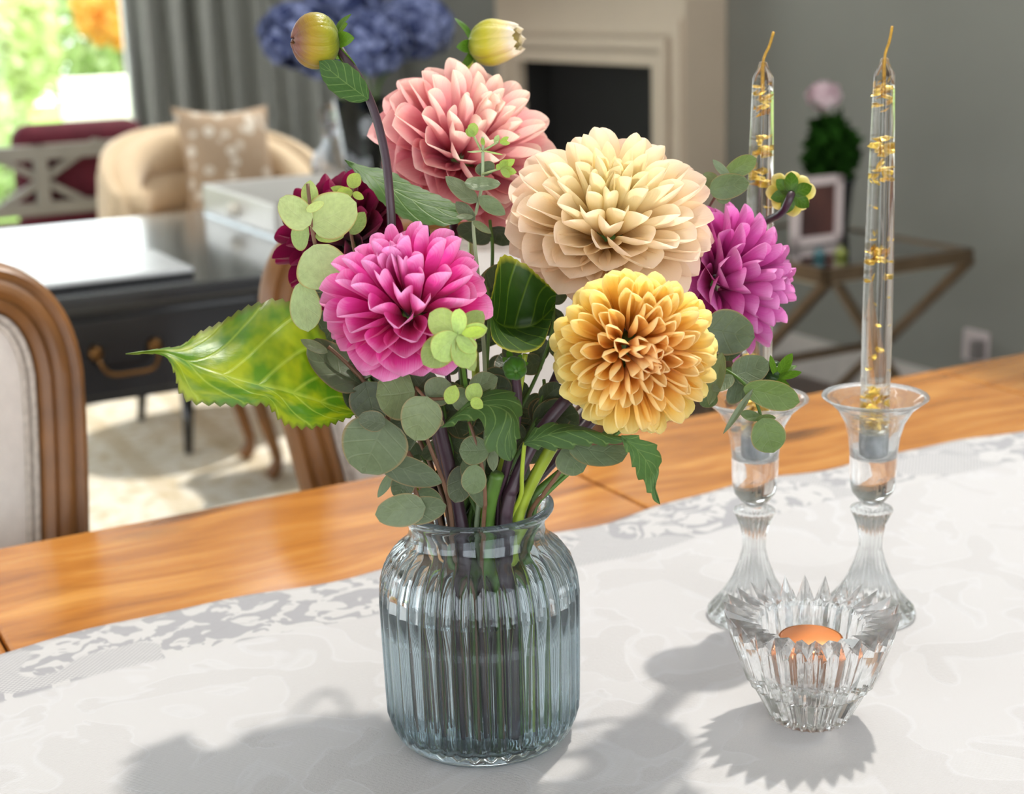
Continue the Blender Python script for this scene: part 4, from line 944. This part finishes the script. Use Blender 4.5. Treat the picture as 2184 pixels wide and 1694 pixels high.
# H hanging sprig at the candle side
H_ = sprig('eucalyptus_sprig', 'eucalyptus sprig hanging towards the candle holder', [(1622, 952, 1.0), (1625, 900, 1.0), (1605, 842, 1.0), (1565, 800, 1.005), (1520, 790, 1.02), (1420, 840, 1.03), (1260, 960, 1.02)], (.001, .002), M['cstem'], 'eucalyptus', G_, (.034, -.012, -.02, -.01))
gy = (.82, .92, .95); gr = (.62, .82, .38)
e(H_, (1562, 800), (1520, 895 - 60), .992, 44, 40, 'lance', gy, None, -.005); e(H_, (1540, 752), (1512, 865), .99, 40, 30, 'lance', (.9, 1.0, 1.02), None); e(H_, (1562, 802), (1640, 772), 1.006, 70, -20, 'round', (.7, .8, .8), None); e(H_, (1560, 810), (1600, 830), 1.012, 100, 0, 'round', (.55, .64, .62), None)
e(H_, (1586, 828), (1706, 858), .988, 66, 12, 'tip', gr, None, -.006); e(H_, (1606, 830), (1542, 926), .985, 16, 10, 'lance', (.85, .92, .98), None); e(H_, (1625, 893), (1577, 880), .995, 26, 20, 'ovate', (.6, .76, .45), None); e(H_, (1612, 895), (1655, 892), .992, 30, 50, 'ovate', (.55, .72, .4)); e(H_, (1627, 892), (1650, 966), .985, 78, -10, 'tip', gr, None)
e(H_, (1530, 845), (1492, 862), 1.0, 34, 10, 'round', (.45, .58, .38), None); e(H_, (1500, 700), (1610, 720), 1.02, 100, 0, 'round', (.5, .58, .52), None); e(H_, (1530, 690), (1560, 770), 1.025, 90, 0, 'round', (.4, .48, .42), None)
# I sprig between the cream dahlia and the candle
I_ = sprig('eucalyptus_sprig', 'eucalyptus tip between cream dahlia and the half hidden candle', [(1590, 345, 1.07), (1545, 395, 1.07), (1522, 425, 1.10), (1502, 460, 1.145), (1470, 520, 1.155), (1395, 650, 1.14), (1270, 850, 1.08)], (.001, .002), M['tstem'], 'eucalyptus', G_, (.002, .036, -.03, -.02))
e(I_, (1512, 405), (1598, 390), 1.06, 56, 10, 'round', (.62, .76, .52), None); e(I_, (1545, 375), (1614, 338), 1.065, 46, 20, 'tip', (.72, .88, .42), None); e(I_, (1556, 378), (1520, 340), 1.06, 22, 30, 'lance', (1.0, 1.1, 1.15), None); e(I_, (1530, 395), (1498, 372), 1.072, 34, 0, 'round', (1.1, 1.15, 1.15), None); e(I_, (1545, 405), (1542, 436), 1.064, 34, 0, 'round', (.8, .95, .8), None)
# J vertical sprig before the blush dahlia
J_ = sprig('eucalyptus_sprig', 'thin upright eucalyptus sprig in front of blush dahlia', [(1030, 292, 1.02), (1030, 330, 1.02), (1028, 395, 1.02), (1016, 450, 1.02), (1010, 490, 1.025), (1030, 700, 1.03), (1040, 950, 1.01)], (.001, .0022), M['bract'], 'eucalyptus', G_, (.0, -.005, .0, .0))
STEMS[-1]['mat'] = plain('sage_stem', '#9aa884', .5)
yg = (.72, .85, .35)
mk('side_stem', tube([P(1028, 325, 1.02), P(1008, 285, 1.018)], .0008, 6), plain('sage_twig', '#9aa870', .5), J_); mk('side_stem', tube([P(1028, 372, 1.018), P(1066, 360, 1.008)], .0008, 6), plain('sage_twig', '#9aa870', .5), J_); mk('side_stem', tube([P(1030, 322, 1.018), P(1062, 303, 1.01)], .0008, 6), plain('sage_twig', '#9aa870', .5), J_)
e(J_, (1005, 292), (1012, 262), 1.014, 26, 20, 'tip', yg, M['eucl']); e(J_, (1010, 290), (994, 275), 1.014, 18, 20, 'round', yg, M['eucl']); e(J_, (1030, 322), (996, 324), 1.012, 9, 60, 'lance', (.9, 1, .9), M['eucl']); e(J_, (1030, 322), (1074, 331), 1.012, 9, 60, 'lance', (.9, 1, .9), M['eucl'])
e(J_, (1030, 310), (1030, 294), 1.015, 20, 60, 'round', yg, M['eucl']); e(J_, (1055, 306), (1064, 288), 1.012, 14, 20, 'ovate', (.9, 1, .95), M['eucl']); e(J_, (1066, 304), (1085, 292), 1.008, 12, 20, 'ovate', yg, M['eucl']); e(J_, (1066, 304), (1088, 306), 1.006, 12, 20, 'ovate', yg, M['eucl'])
for q, wd in (((1098, 340), 20), ((1102, 368), 20), ((1088, 378), 18), ((1080, 340), 20), ((1058, 352), 14)): e(J_, (1068, 360), q, 1.006, wd, 15, 'ovate', yg, M['eucl'], -.004)
e(J_, (990, 390), (1068, 392), 1.008, 40, -40, 'round', (1.0, 1.1, 1.05), None); e(J_, (1018, 432), (950, 376), 1.012, 40, 20, 'lance', (.85, .88, .85), None); e(J_, (1022, 420), (1078, 458), 1.01, 38, -20, 'lance', (.85, .98, .85), None)
e(J_, (1012, 470), (972, 430), 1.014, 34, 20, 'ovate', (.6, .64, .62), None); e(J_, (1010, 462), (972, 462), 1.01, 18, 40, 'ovate', (.95, 1, .95), None); e(J_, (1008, 472), (1048, 498), 1.008, 20, 30, 'lance', (.9, 1, .95), None); e(J_, (1030, 345), (1040, 375), 1.022, 44, 0, 'round', (.5, .55, .5))
# K lime rosette at the middle
K_ = sprig('bract_rosette', 'lime green rosette of young leaves under the magenta dahlia', [(975, 712, .908), (986, 765, .925), (992, 805, .958), (996, 850, .984), (1004, 940, .99)], (.0012, .002), M['cstem'], 'foliage', None, (.008, -.012, .02, .0))
for q, wd, f in (((916, 668), 66, .9), ((926, 764), 72, 1.1), ((1000, 786), 58, 1.0), ((980, 658), 40, 1.2), ((1040, 700), 36, 1.0), ((1014, 752), 38, 1.15), ((1030, 664), 52, .7), ((902, 778), 70, .6), ((1012, 792), 42, .7)):
    e(K_, (976, 714), q, .905, wd, random.uniform(-30, 30), 'tip', (f*.9, f*1.0, f*.62), M['eucl'], .006 if f < .95 else -.004)
e(K_, (985, 712), (1036, 704), .900, 26, 0, 'ovate', (1.0, 1.1, .3), M['eucl'])

# ------------------------------------------------------------------ large leaves shaped from three lines: far edge, midrib, near edge
def blade(name, parent, upr, mid, low, mat, n=34, m=11, serr=.0018, teeth=16, puff=.0, label=None, lift=.0015, nv=7):
    U, Mi, L = (spline([P(*p) for p in q], n) for q in (upr, mid, low)); rows = []
    for i in range(n):
        u = i/(n-1); row = []
        s = serr*(((u*teeth) % 1)) * min(1, 6*u*(1-u)*2)
        for j in range(m):
            v_ = 2*j/(m-1)-1; a = abs(v_); E = U[i] if v_ < 0 else L[i]; d = (E-Mi[i]); q = Mi[i] + d*a
            tow = (CAM-q).normalized(); vein = lift*abs(((u-.28*a)*nv + 20) % 1 - .5)*2*min(1, 4*a*(1-a)+.3)
            q = q + tow*(puff*4*a*(1-a) + vein)
            if j in (0, m-1) and d.length > 1e-6: q = q + d.normalized()*s
            row.append(q)
        rows.append(row)
    return mk(name, grid(rows), mat, parent, auto='keep', label=label)
HL_ = sprig('hydrangea_leaf', 'big yellow-green veined leaf spreading towards the desk drawers', [(765, 880, 1.012), (820, 930, 1.015), (900, 1040, 1.018)], (.0018, .0022), M['lstem'], 'leaf', None, (-.03, .01, .0, .0), 12)
blade('leaf_blade', HL_, [(268, 754, .93), (345, 744, .935), (385, 738, .945), (425, 712, .96), (475, 688, .975), (530, 656, .985), (590, 645, 1.0), (640, 660, 1.012), (690, 715, 1.022), (730, 790, 1.022), (768, 879, 1.012)],
      [(268, 755, .93), (350, 752, .93), (420, 780, .935), (480, 800, .94), (540, 818, .95), (600, 832, .96), (660, 850, .975), (710, 866, .995), (768, 880, 1.012)],
      [(268, 756, .93), (345, 756, .928), (374, 792, .925), (384, 826, .925), (408, 852, .928), (455, 858, .932), (520, 862, .94), (570, 858, .95), (615, 900, .965), (680, 906, .98), (768, 882, 1.012)], M['blade'], 84, 13, .0042, 27, .003)
CL = sprig('hydrangea_leaf', 'dark green curled leaf forming a cup between the magenta and yellow dahlias', [(1120, 755, .985), (1110, 850, .99), (1080, 960, 1.0)], (.0018, .0022), M['lstem'], 'leaf', None, (.01, .005, .0, -.02), 12)
blade('leaf_blade', CL, [(1034, 585, .99), (1046, 640, .985), (1068, 552, .995), (1110, 560, 1.005), (1150, 592, 1.005), (1186, 625, .998)], [(1044, 660, .985), (1064, 690, 1.005), (1100, 700, 1.02), (1145, 690, 1.02), (1184, 652, 1.002)],
      [(1046, 700, .965), (1052, 725, .952), (1076, 745, .945), (1118, 752, .945), (1155, 738, .95), (1174, 692, .975)], leafmat('cup_leaf', '#2c4a12', '#7d9a2a', '#b8b030', .2, .4, 7, .4), 40, 13, .0022, 18, 0)
BL = sprig('dahlia_leaf', 'serrated green leaf behind the purple bud stem', [(905, 462, 1.065), (930, 600, 1.06), (960, 850, 1.04)], (.0018, .0024), M['pstem'], 'leaf', None, (-.006, .018, .0, -.03), 12)
blade('leaf_blade', BL, [(735, 340, 1.06), (780, 356, 1.06), (830, 365, 1.06), (880, 395, 1.06), (940, 420, 1.06), (1000, 452, 1.05)], [(735, 341, 1.06), (790, 375, 1.05), (840, 405, 1.05), (890, 430, 1.05), (950, 448, 1.05), (1002, 458, 1.05)], [(735, 342, 1.06), (785, 395, 1.04), (825, 440, 1.04), (880, 470, 1.04), (950, 480, 1.04), (1002, 462, 1.05)], M['dleaf'], 34, 9, .002, 12)
BL.children[-1].color = (1.1, 1.25, .8, 1)
CD = sprig('dahlia_leaf', 'toothed dark dahlia leaf hanging in the middle above the jar', [(1100, 850, .965), (1105, 920, .975), (1090, 1000, .98)], (.0016, .002), M['pstem'], 'leaf', None, (.012, -.018, .01, .01), 12)
blade('leaf_blade', CD, [(1000, 855, .96), (1050, 832, .965), (1100, 848, .965), (1106, 890, .96), (1102, 930, .955), (1092, 982, .95)], [(940, 912, .945), (1000, 868, .95), (1060, 868, .955), (1090, 890, .95), (1085, 930, .95), (1091, 983, .95)], [(935, 915, .945), (985, 895, .945), (1022, 892, .945), (1040, 918, .945), (1038, 946, .945), (1090, 984, .95)], M['dleaf'], 40, 9, .004, 5)
RD = sprig('dahlia_leaf', 'pointed dahlia leaf drooping under the yellow ball dahlia', [(1120, 945, .975), (1110, 985, .98), (1100, 1040, .985)], (.0014, .002), M['lstem'], 'leaf', None, (.014, -.014, .02, .01), 10)
blade('leaf_blade', RD, [(1118, 942, .972), (1160, 908, .972), (1230, 908, .978), (1290, 925, .972), (1330, 931, .96)], [(1118, 946, .972), (1180, 925, .965), (1240, 918, .962), (1290, 926, .96), (1332, 934, .955)], [(1118, 950, .972), (1190, 955, .965), (1250, 945, .962), (1290, 945, .958), (1330, 942, .955)], M['dleaf'], 30, 9, .003, 6)
blade('leaf_blade', RD, [(1325, 928, .955), (1365, 938, .95), (1402, 962, .945), (1404, 1000, .94), (1398, 1040, .94), (1408, 1075, .94)], [(1325, 931, .955), (1358, 958, .95), (1382, 990, .945), (1392, 1020, .94), (1398, 1050, .94), (1408, 1076, .94)], [(1325, 935, .955), (1348, 975, .95), (1362, 1010, .945), (1380, 1030, .94), (1392, 1055, .94), (1407, 1076, .94)], M['dleaf'], 30, 9, .003, 5)
RD.children[-1].color = (1.5, 1.5, 1.6, 1)

# ------------------------------------------------------------------ dahlia buds
def bud(label, c, axis, Rb, cols, path, into, squash=1.1, nb=7, openness=0.0, bracts=(), pstem=None, seed=2, ncal=5, calcol=(1, 1, 1)):
    rnd = random.Random(seed); az = axis.normalized(); ax = az.orthogonal().normalized(); ay = az.cross(ax)
    pts = [c - az*Rb*.8] + [P(*p) for p in path]
    if into: pts += [NECK + V((into[0], into[1], 0)), V((JC.x+into[2], JC.y+into[3], FLOOR_))]
    t = thing('dahlia_bud', pts[-1], label, 'flower bud', 'dahlia buds in the bouquet')
    mt = petalmat('bud_petal_%d' % seed, cols, .3, .3)
    for lay in range(2):
        for k in range(nb):
            ph0 = 2*PI*(k+.5*lay)/nb + rnd.uniform(-.1, .1); rows = []; nu, nv = 12, 7; r = Rb*(1-.09*lay)*(1+rnd.uniform(-.02, .03))
            for i in range(nu):
                u = i/(nu-1); th = R_(165) - R_(155)*u; hw = (PI/nb)*1.35*math.sin(PI*min(1, .15+.85*u)**.8)**.5 if u < .99 else .05
                flare = 1 + openness*max(0, u-.55)**2*4
                row = []
                for j in range(nv):
                    v_ = 2*j/(nv-1)-1; ph = ph0 + hw*v_/max(.35, math.sin(th))*.8
                    rr = r*(1 + .10*(1-v_*v_))*flare
                    row.append(c + (ax*math.cos(ph)+ay*math.sin(ph))*math.sin(th if not openness else max(th, R_(55)*openness+th*(1-openness)))*rr + az*math.cos(th)*rr*squash)
                rows.append(row)
            # petals are coloured along the local y axis: give each its own frame
            d0 = c - az*Rb; x, y, z = frame(az, ax); Mx = Matrix((x, y, z))
            loc = [[Mx @ (q-d0) / (2.1*Rb*squash) for q in row] for row in rows]
            o = mk('bud_petal', grid(loc), mt, None, auto='keep'); o.parent = t; q = d0 - pts[-1]; s = 2.1*Rb*squash
            o.matrix_basis = Matrix(((x.x*s, y.x*s, z.x*s, q.x), (x.y*s, y.y*s, z.y*s, q.y), (x.z*s, y.z*s, z.z*s, q.z), (0, 0, 0, 1)))
    mk('bud_core', lathe(c, [(.0005, -Rb*squash*.9)] + [(Rb*.86*math.sin(PI*i/9), -Rb*squash*.88*math.cos(PI*i/9)) for i in range(1, 9)] + [(.0005, Rb*squash*.88)], 16, axis=az), M['cstem'], t)
    for k in range(ncal):
        a = 2*PI*k/ncal + rnd.uniform(-.3, .3); d = ax*math.cos(a)+ay*math.sin(a); p = c - az*Rb*squash*.92
        tip = d*rnd.uniform(.9, 1.15) - az*rnd.uniform(.15, .9); x, y, z = frame(tip, az)
        put('sepal', lmesh('ovate', M['bract'], bend=-.12), t, p, x, y, z, Rb*.66, Rb*rnd.uniform(1.15, 1.6), Rb*1.0, calcol, pts[-1])
    SR(t, pts, .0030, pstem or M['pstem'])
    return t
b1 = bud('round green and bronze bud on tall curved purple stem', P(672, 88, 1.02), cdir(-.92, -.08, .35), 55*1.02*px, [(0, '#5f7a1e'), (.4, '#a8a428'), (.75, '#b09030'), (1, '#8a5a4a')], [(735, 120, 1.02), (772, 178, 1.02), (802, 250, 1.02), (823, 340, 1.02), (833, 440, 1.02), (850, 620, 1.03), (950, 900, 1.03)], (-.012, .01, .015, -.015), .86, 6, seed=2, ncal=6, calcol=(.8, .95, .7))
leaf(b1, (785, 212), (680, 130), 1.015, 1.005, 74, 10, 'ovate', M['dleaf'], (.85, 1.0, .75), serr=.12, teeth=5)
bud('half open pale yellow bud behind the blush dahlia', P(1050, 92, 1.17), cdir(.88, .05, .4), 46*1.17*px, [(0, '#7a8a1e'), (.5, '#c9c03a'), (.8, '#ead98a'), (1, '#f4e6cc')], [(1012, 106, 1.185), (1003, 140, 1.21), (1002, 230, 1.232), (1003, 330, 1.235), (1006, 470, 1.20), (1010, 700, 1.11)], (.004, .03, .01, -.035), 1.05, 7, .35, pstem=M['lstem'], seed=3, ncal=6, calcol=(.55, .75, .5))
ba = cdir(.22, .22, -.9); bc = P(1688, 415, 1.12); bx_ = ba.orthogonal().normalized(); by_ = ba.cross(bx_)
pts = [bc + ba*.004, bc - ba*.012, P(1672, 452, 1.118), P(1640, 472, 1.142), P(1600, 505, 1.156), P(1555, 560, 1.18), P(1502, 690, 1.19), P(1395, 850, 1.12), NECK+V((.03, .02, 0)), V((JC.x-.03, JC.y-.02, FLOOR_))]
bt = thing('dahlia_bud', pts[-1], 'yellow-green opening bud turned away above the orchid pink dahlia', 'flower bud', 'dahlia buds in the bouquet')
mt = petalmat('bud_back_petal', [(0, '#6a7a1e'), (.4, '#a4a42e'), (.75, '#d4c45c'), (1, '#ecdc98')], .35, .4); bm_ = petal_mesh('bud_back_petal', mt, tipp=6, q=.6, base=.5, B0=1.2, B1=1.3, bend=.5)
for k in range(16):
    a = 2*PI*k/8 + (.35 if k > 7 else 0) + random.uniform(-.12, .12); d = bx_*math.cos(a) + by_*math.sin(a); dd_ = d*(1.0 if k < 8 else .7) + ba*(.25 if k < 8 else .8); x, y, z = frame(dd_, ba)
    put('bud_petal', bm_, bt, bc + ba*.004, x, y, z, .0082, .0205*random.uniform(.85, 1.1), .012, (1, 1, 1), pts[-1])
for k in range(6):
    a = 2*PI*(k+.4)/6 + random.uniform(-.2, .2); d = bx_*math.cos(a) + by_*math.sin(a); x, y, z = frame(d*1.0 - ba*random.uniform(-.15, .35), ba)
    put('sepal', lmesh('ovate', M['bract'], bend=-.12), bt, bc - ba*.002, x, y, z, .011, random.uniform(.013, .019), .016, (.45, .62, .3), pts[-1])
SR(bt, pts, .0030, M['pstem'])
bud('dark green closed bud hanging over the candle holder', P(1648, 797, 1.04), cdir(-.75, .1, .5), 26*1.04*px, [(0, '#2a4416'), (.6, '#31501c'), (1, '#1c2c14')], [(1640, 800, 1.06), (1560, 790, 1.06), (1420, 830, 1.06)], (.036, .002, -.02, .0), 1.0, 6, seed=5, ncal=3, calcol=(.6, .8, .5), pstem=M['cstem'])
t = bpy.context.scene.objects[-1].parent
for tip, wd in (((1702, 752), 26), ((1722, 792), 20), ((1692, 842), 34), ((1655, 756), 14)): leaf(t, (1668, 806), tip, 1.035, 1.02, wd, random.uniform(-30, 30), 'ovate', M['bract'], (.7, .85, .45), name='sepal')
bud('small leafy green bud beneath the cup shaped leaf', P(1098, 786, .96), cdir(.1, -.3, .9), 24*.96*px, [(0, '#4a7a1e'), (1, '#3a661a')], [(1102, 800, .975), (1118, 870, .98), (1090, 980, .985)], (.014, -.008, .01, .02), 1.0, 6, seed=6, ncal=6, calcol=(.55, .9, .4), pstem=M['pstem'])
# ------------------------------------------------------------------ loose filler leaves deep in the bunch, each sprig its own thing
rnd = random.Random(21)
for k, (x0, y0, d0, lab) in enumerate(((940, 900, 1.0, 'shaded eucalyptus sprig deep among the stems, near the rosette'), (1080, 1000, 1.02, 'shaded eucalyptus sprig behind the purple stems'), (1160, 900, 1.01, 'shaded eucalyptus sprig between the yellow dahlia and the stems'), (860, 760, 1.03, 'shaded eucalyptus sprig below the magenta dahlia'), (1180, 720, 1.06, 'shaded eucalyptus sprig behind the yellow dahlia'), (1045, 560, 1.09, 'shaded eucalyptus sprig in the gap below the blush dahlia'), (700, 690, 1.06, 'shaded eucalyptus sprig behind the magenta dahlia, over the chair'), (770, 830, 1.05, 'shaded eucalyptus sprig behind the big veined leaf'), (980, 840, 1.05, 'shaded eucalyptus sprig behind the lime rosette'), (1090, 860, 1.05, 'shaded eucalyptus sprig behind the toothed dahlia leaf'), (1010, 1010, 1.055, 'shaded eucalyptus sprig low behind the stems at the jar mouth'), (1040, 700, 1.06, 'shaded eucalyptus sprig behind the curled cup leaf'), (1110, 930, 1.05, 'shaded eucalyptus sprig behind the thick lime stem'))):
    sp = sprig('eucalyptus_sprig', lab, [(x0, y0-90, d0+.01), (x0+5, y0, d0), (x0 + (1020-x0)*.5, (y0+1080)/2, d0)], (.0012, .002), M['cstem'], 'eucalyptus', G_, (rnd.uniform(-.025, .025), rnd.uniform(-.01, .03), rnd.uniform(-.03, .03), rnd.uniform(-.03, .03)), 12)
    FILL.append(sp)
# ------------------------------------------------------------------ bare stems standing in the jar (their flowers are cut or hidden)
for k, (p0, n0, f0, r, mt, par) in enumerate((((1185, 940, 1.0), (.022, -.012), (-.02, -.028), .0042, M['lstem'], RD), ((1068, 1010, .985), (.006, -.02), (.012, -.03), .0046, M['cstem'], CD), ((930, 880, .99), (-.010, -.016), (-.018, -.02), .0045, M['pstem'], BL))):
    pts = [P(*p0), NECK+V((n0[0], n0[1], 0)), V((JC.x+f0[0], JC.y+f0[1], FLOOR_))]
    SR(par, pts, r, mt)

# ------------------------------------------------------------------ stems: pushed apart level by level inside the jar and just above it, then built
import numpy as np
from mathutils.bvhtree import BVHTree
dz = .004; ZT = NECK.z + .16; LV = np.arange(FLOOR_, ZT, dz); nL = len(LV); nS = len(STEMS)
XY = np.zeros((nL, nS, 2)); OK_ = np.zeros((nL, nS), bool); RR = np.zeros((nL, nS))
for s, st in enumerate(STEMS):
    q = spline(st['path'], 160)[::-1]; up_ = [q[0]]
    for p in q[1:]:
        if p.z <= up_[-1].z + 1e-6: break
        up_.append(p)
    st['full'] = q; st['mono'] = len(up_); zs = [p.z for p in up_]
    for l, z in enumerate(LV):
        if z > zs[-1]: break
        XY[l, s] = np.interp(z, zs, [p.x for p in up_]), np.interp(z, zs, [p.y for p in up_]); OK_[l, s] = True
        t_ = 1 - (z-zs[0])/(q[-1].z - zs[0] + 1e-9); RR[l, s] = (st['r'][0] + (st['r'][1]-st['r'][0])*min(1, max(0, t_)))*1.12 + .0003
ORIG = XY.copy(); mob = np.clip(1 - (LV - (NECK.z+.06))/.10, .12, 1)[:, None, None]
iz = [z + JC.z for r, z in reversed(inner)]; ir = [r for r, z in reversed(inner)]
rin = np.interp(LV, iz, ir); rin = np.where(LV < JC.z+.0135, .050, rin); rin = np.where(LV > JC.z+.166, .0445 + np.maximum(0, LV - JC.z - .172)*1.6, rin) - .0014
ctr_ = np.array([JC.x, JC.y]); both = OK_[:, :, None] & OK_[:, None, :] & ~np.eye(nS, dtype=bool)[None]
rs = RR[:, :, None] + RR[:, None, :]
for it in range(1000):
    d = XY[:, :, None] - XY[:, None]; L_ = np.sqrt((d**2).sum(-1)) + 1e-7; ov = np.where(both, np.maximum(0, rs - L_), 0)
    XY += ((d/L_[..., None])*ov[..., None]).sum(2)*.45*mob
    if it < 880:                                             # keep each stem smooth
        k = OK_[2:] & OK_[1:-1] & OK_[:-2]; lap = (XY[2:] + XY[:-2])/2 - XY[1:-1]; XY[1:-1] += np.where(k[..., None], lap, 0)*.30*mob[1:-1]
        XY += (ORIG-XY)*.004
    c_ = XY - ctr_; R__ = np.sqrt((c_**2).sum(-1)) + 1e-9; lim = rin[:, None] - RR; XY = np.where((R__ > lim)[..., None], ctr_ + c_*(lim/R__)[..., None], XY)
for s, st in enumerate(STEMS):
    q = st['full']; ks = np.nonzero(OK_[:, s])[0]; D_ = XY[ks, s] - ORIG[ks, s]; zz = LV[ks]; new = []
    for i, p in enumerate(q):
        if i < st['mono'] and p.z <= zz[-1]: dx, dy = np.interp(p.z, zz, D_[:, 0]), np.interp(p.z, zz, D_[:, 1])
        else: fd = math.exp(-((p.z-zz[-1])**2 + (0 if i < st['mono'] else .0004))/.0005); dx, dy = D_[-1]*fd
        new.append(p + V((float(dx), float(dy), 0)))
    st['new'] = new[::-1]; st['old'] = q[::-1]
    mk('stem', tube(st['new'][::2] + ([st['new'][-1]] if len(st['new']) % 2 == 0 else []), st['r'], 8), st['mat'], st['root'])
# leaves follow the stem they grow on
def loc_root(o): return o.parent.location if o.parent else V((0, 0, 0))
for o in LEAVES:
    b = o.matrix_basis.translation + loc_root(o); best = None
    for st in STEMS:
        if st['root'] is o.parent:
            for a, c in zip(st['old'], st['new']):
                L = (a-b).length
                if best is None or L < best[0]: best = (L, c-a)
    if best and best[0] < .03: M_ = o.matrix_basis.copy(); M_.translation += best[1]; o.matrix_basis = M_
# ------------------------------------------------------------------ leaves: turned a little on their stalks wherever they would cut through a neighbour
def geo(o, Mb=None):
    Mw = Matrix.Translation(loc_root(o)) @ (Mb or o.matrix_basis); vs_ = [Mw @ v.co for v in o.data.vertices]; fs_ = [tuple(p.vertices) for p in o.data.polygons]
    A = np.array([tuple(v) for v in vs_]); return BVHTree.FromPolygons(vs_, fs_), A.min(0), A.max(0)
movers = set(LEAVES); ST_R, ST_B, LO, HI_ = [], [], [], []
def add_static(o, g=None):
    g = g or geo(o); ST_R.append(o.parent or o); ST_B.append(g[0]); LO.append(g[1]); HI_.append(g[2])
roots = {st['root'] for st in STEMS}
for r in roots:
    for o in r.children:
        if o.type == 'MESH' and o not in movers: add_static(o)
for o in jar.children: add_static(o)
def clash(o, g):
    n = 0; lo, hi = np.array(LO), np.array(HI_)
    for i in np.nonzero(((lo <= g[2]) & (hi >= g[1])).all(1))[0]:
        if ST_R[i] is not o.parent: n += len(g[0].overlap(ST_B[i]))
    return n
for o in LEAVES:
    M0 = o.matrix_basis.copy(); g = geo(o); n = clash(o, g)
    if n:
        best = (n, M0, g); ax_ = [M0.col[k].to_3d().normalized() for k in range(3)]; tr_0 = M0.translation.copy(); view = (CAM-(tr_0+loc_root(o))).normalized()
        cand = [(a, r, s) for s in (0, .003, -.003, .006, -.006, .010, -.010) for a in (0, 8, -8, 16, -16, 26, -26, 38, -38) for r in (0, 15, -15, 35, -35)]
        cand.sort(key=lambda c: abs(c[0]) + abs(c[1])*.6 + abs(c[2])*4000)
        for a, r, s in cand:
            Q = Matrix.Rotation(R_(a), 4, ax_[0]) @ Matrix.Rotation(R_(r), 4, ax_[1]); Mb = Matrix.Translation(tr_0 + view*s) @ Q @ Matrix.Translation(-tr_0) @ M0
            g2 = geo(o, Mb); n2 = clash(o, g2)
            if n2 < best[0]: best = (n2, Mb, g2)
            if n2 == 0: break
        o.matrix_basis = best[1]; g = best[2]
    add_static(o, g)
# shaded leaves on the sprigs deep in the bunch, each kept only where it has room
rnd = random.Random(5)
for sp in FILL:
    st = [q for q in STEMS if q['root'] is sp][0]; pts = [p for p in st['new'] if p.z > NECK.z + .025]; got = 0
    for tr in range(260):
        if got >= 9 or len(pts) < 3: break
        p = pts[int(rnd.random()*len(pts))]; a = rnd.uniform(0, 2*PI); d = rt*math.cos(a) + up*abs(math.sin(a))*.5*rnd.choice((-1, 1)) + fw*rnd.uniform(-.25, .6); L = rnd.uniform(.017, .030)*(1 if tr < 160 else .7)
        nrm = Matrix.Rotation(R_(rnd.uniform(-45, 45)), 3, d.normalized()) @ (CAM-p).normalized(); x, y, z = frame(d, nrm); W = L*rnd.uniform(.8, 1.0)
        o = put('leaf', lmesh('round', M['euc']), sp, p, x, y, z, W, L, (W+L)/2, (.36, .42, .34), sp.location); g = geo(o)  # dark tint puts the shade between the stems into the leaf colour
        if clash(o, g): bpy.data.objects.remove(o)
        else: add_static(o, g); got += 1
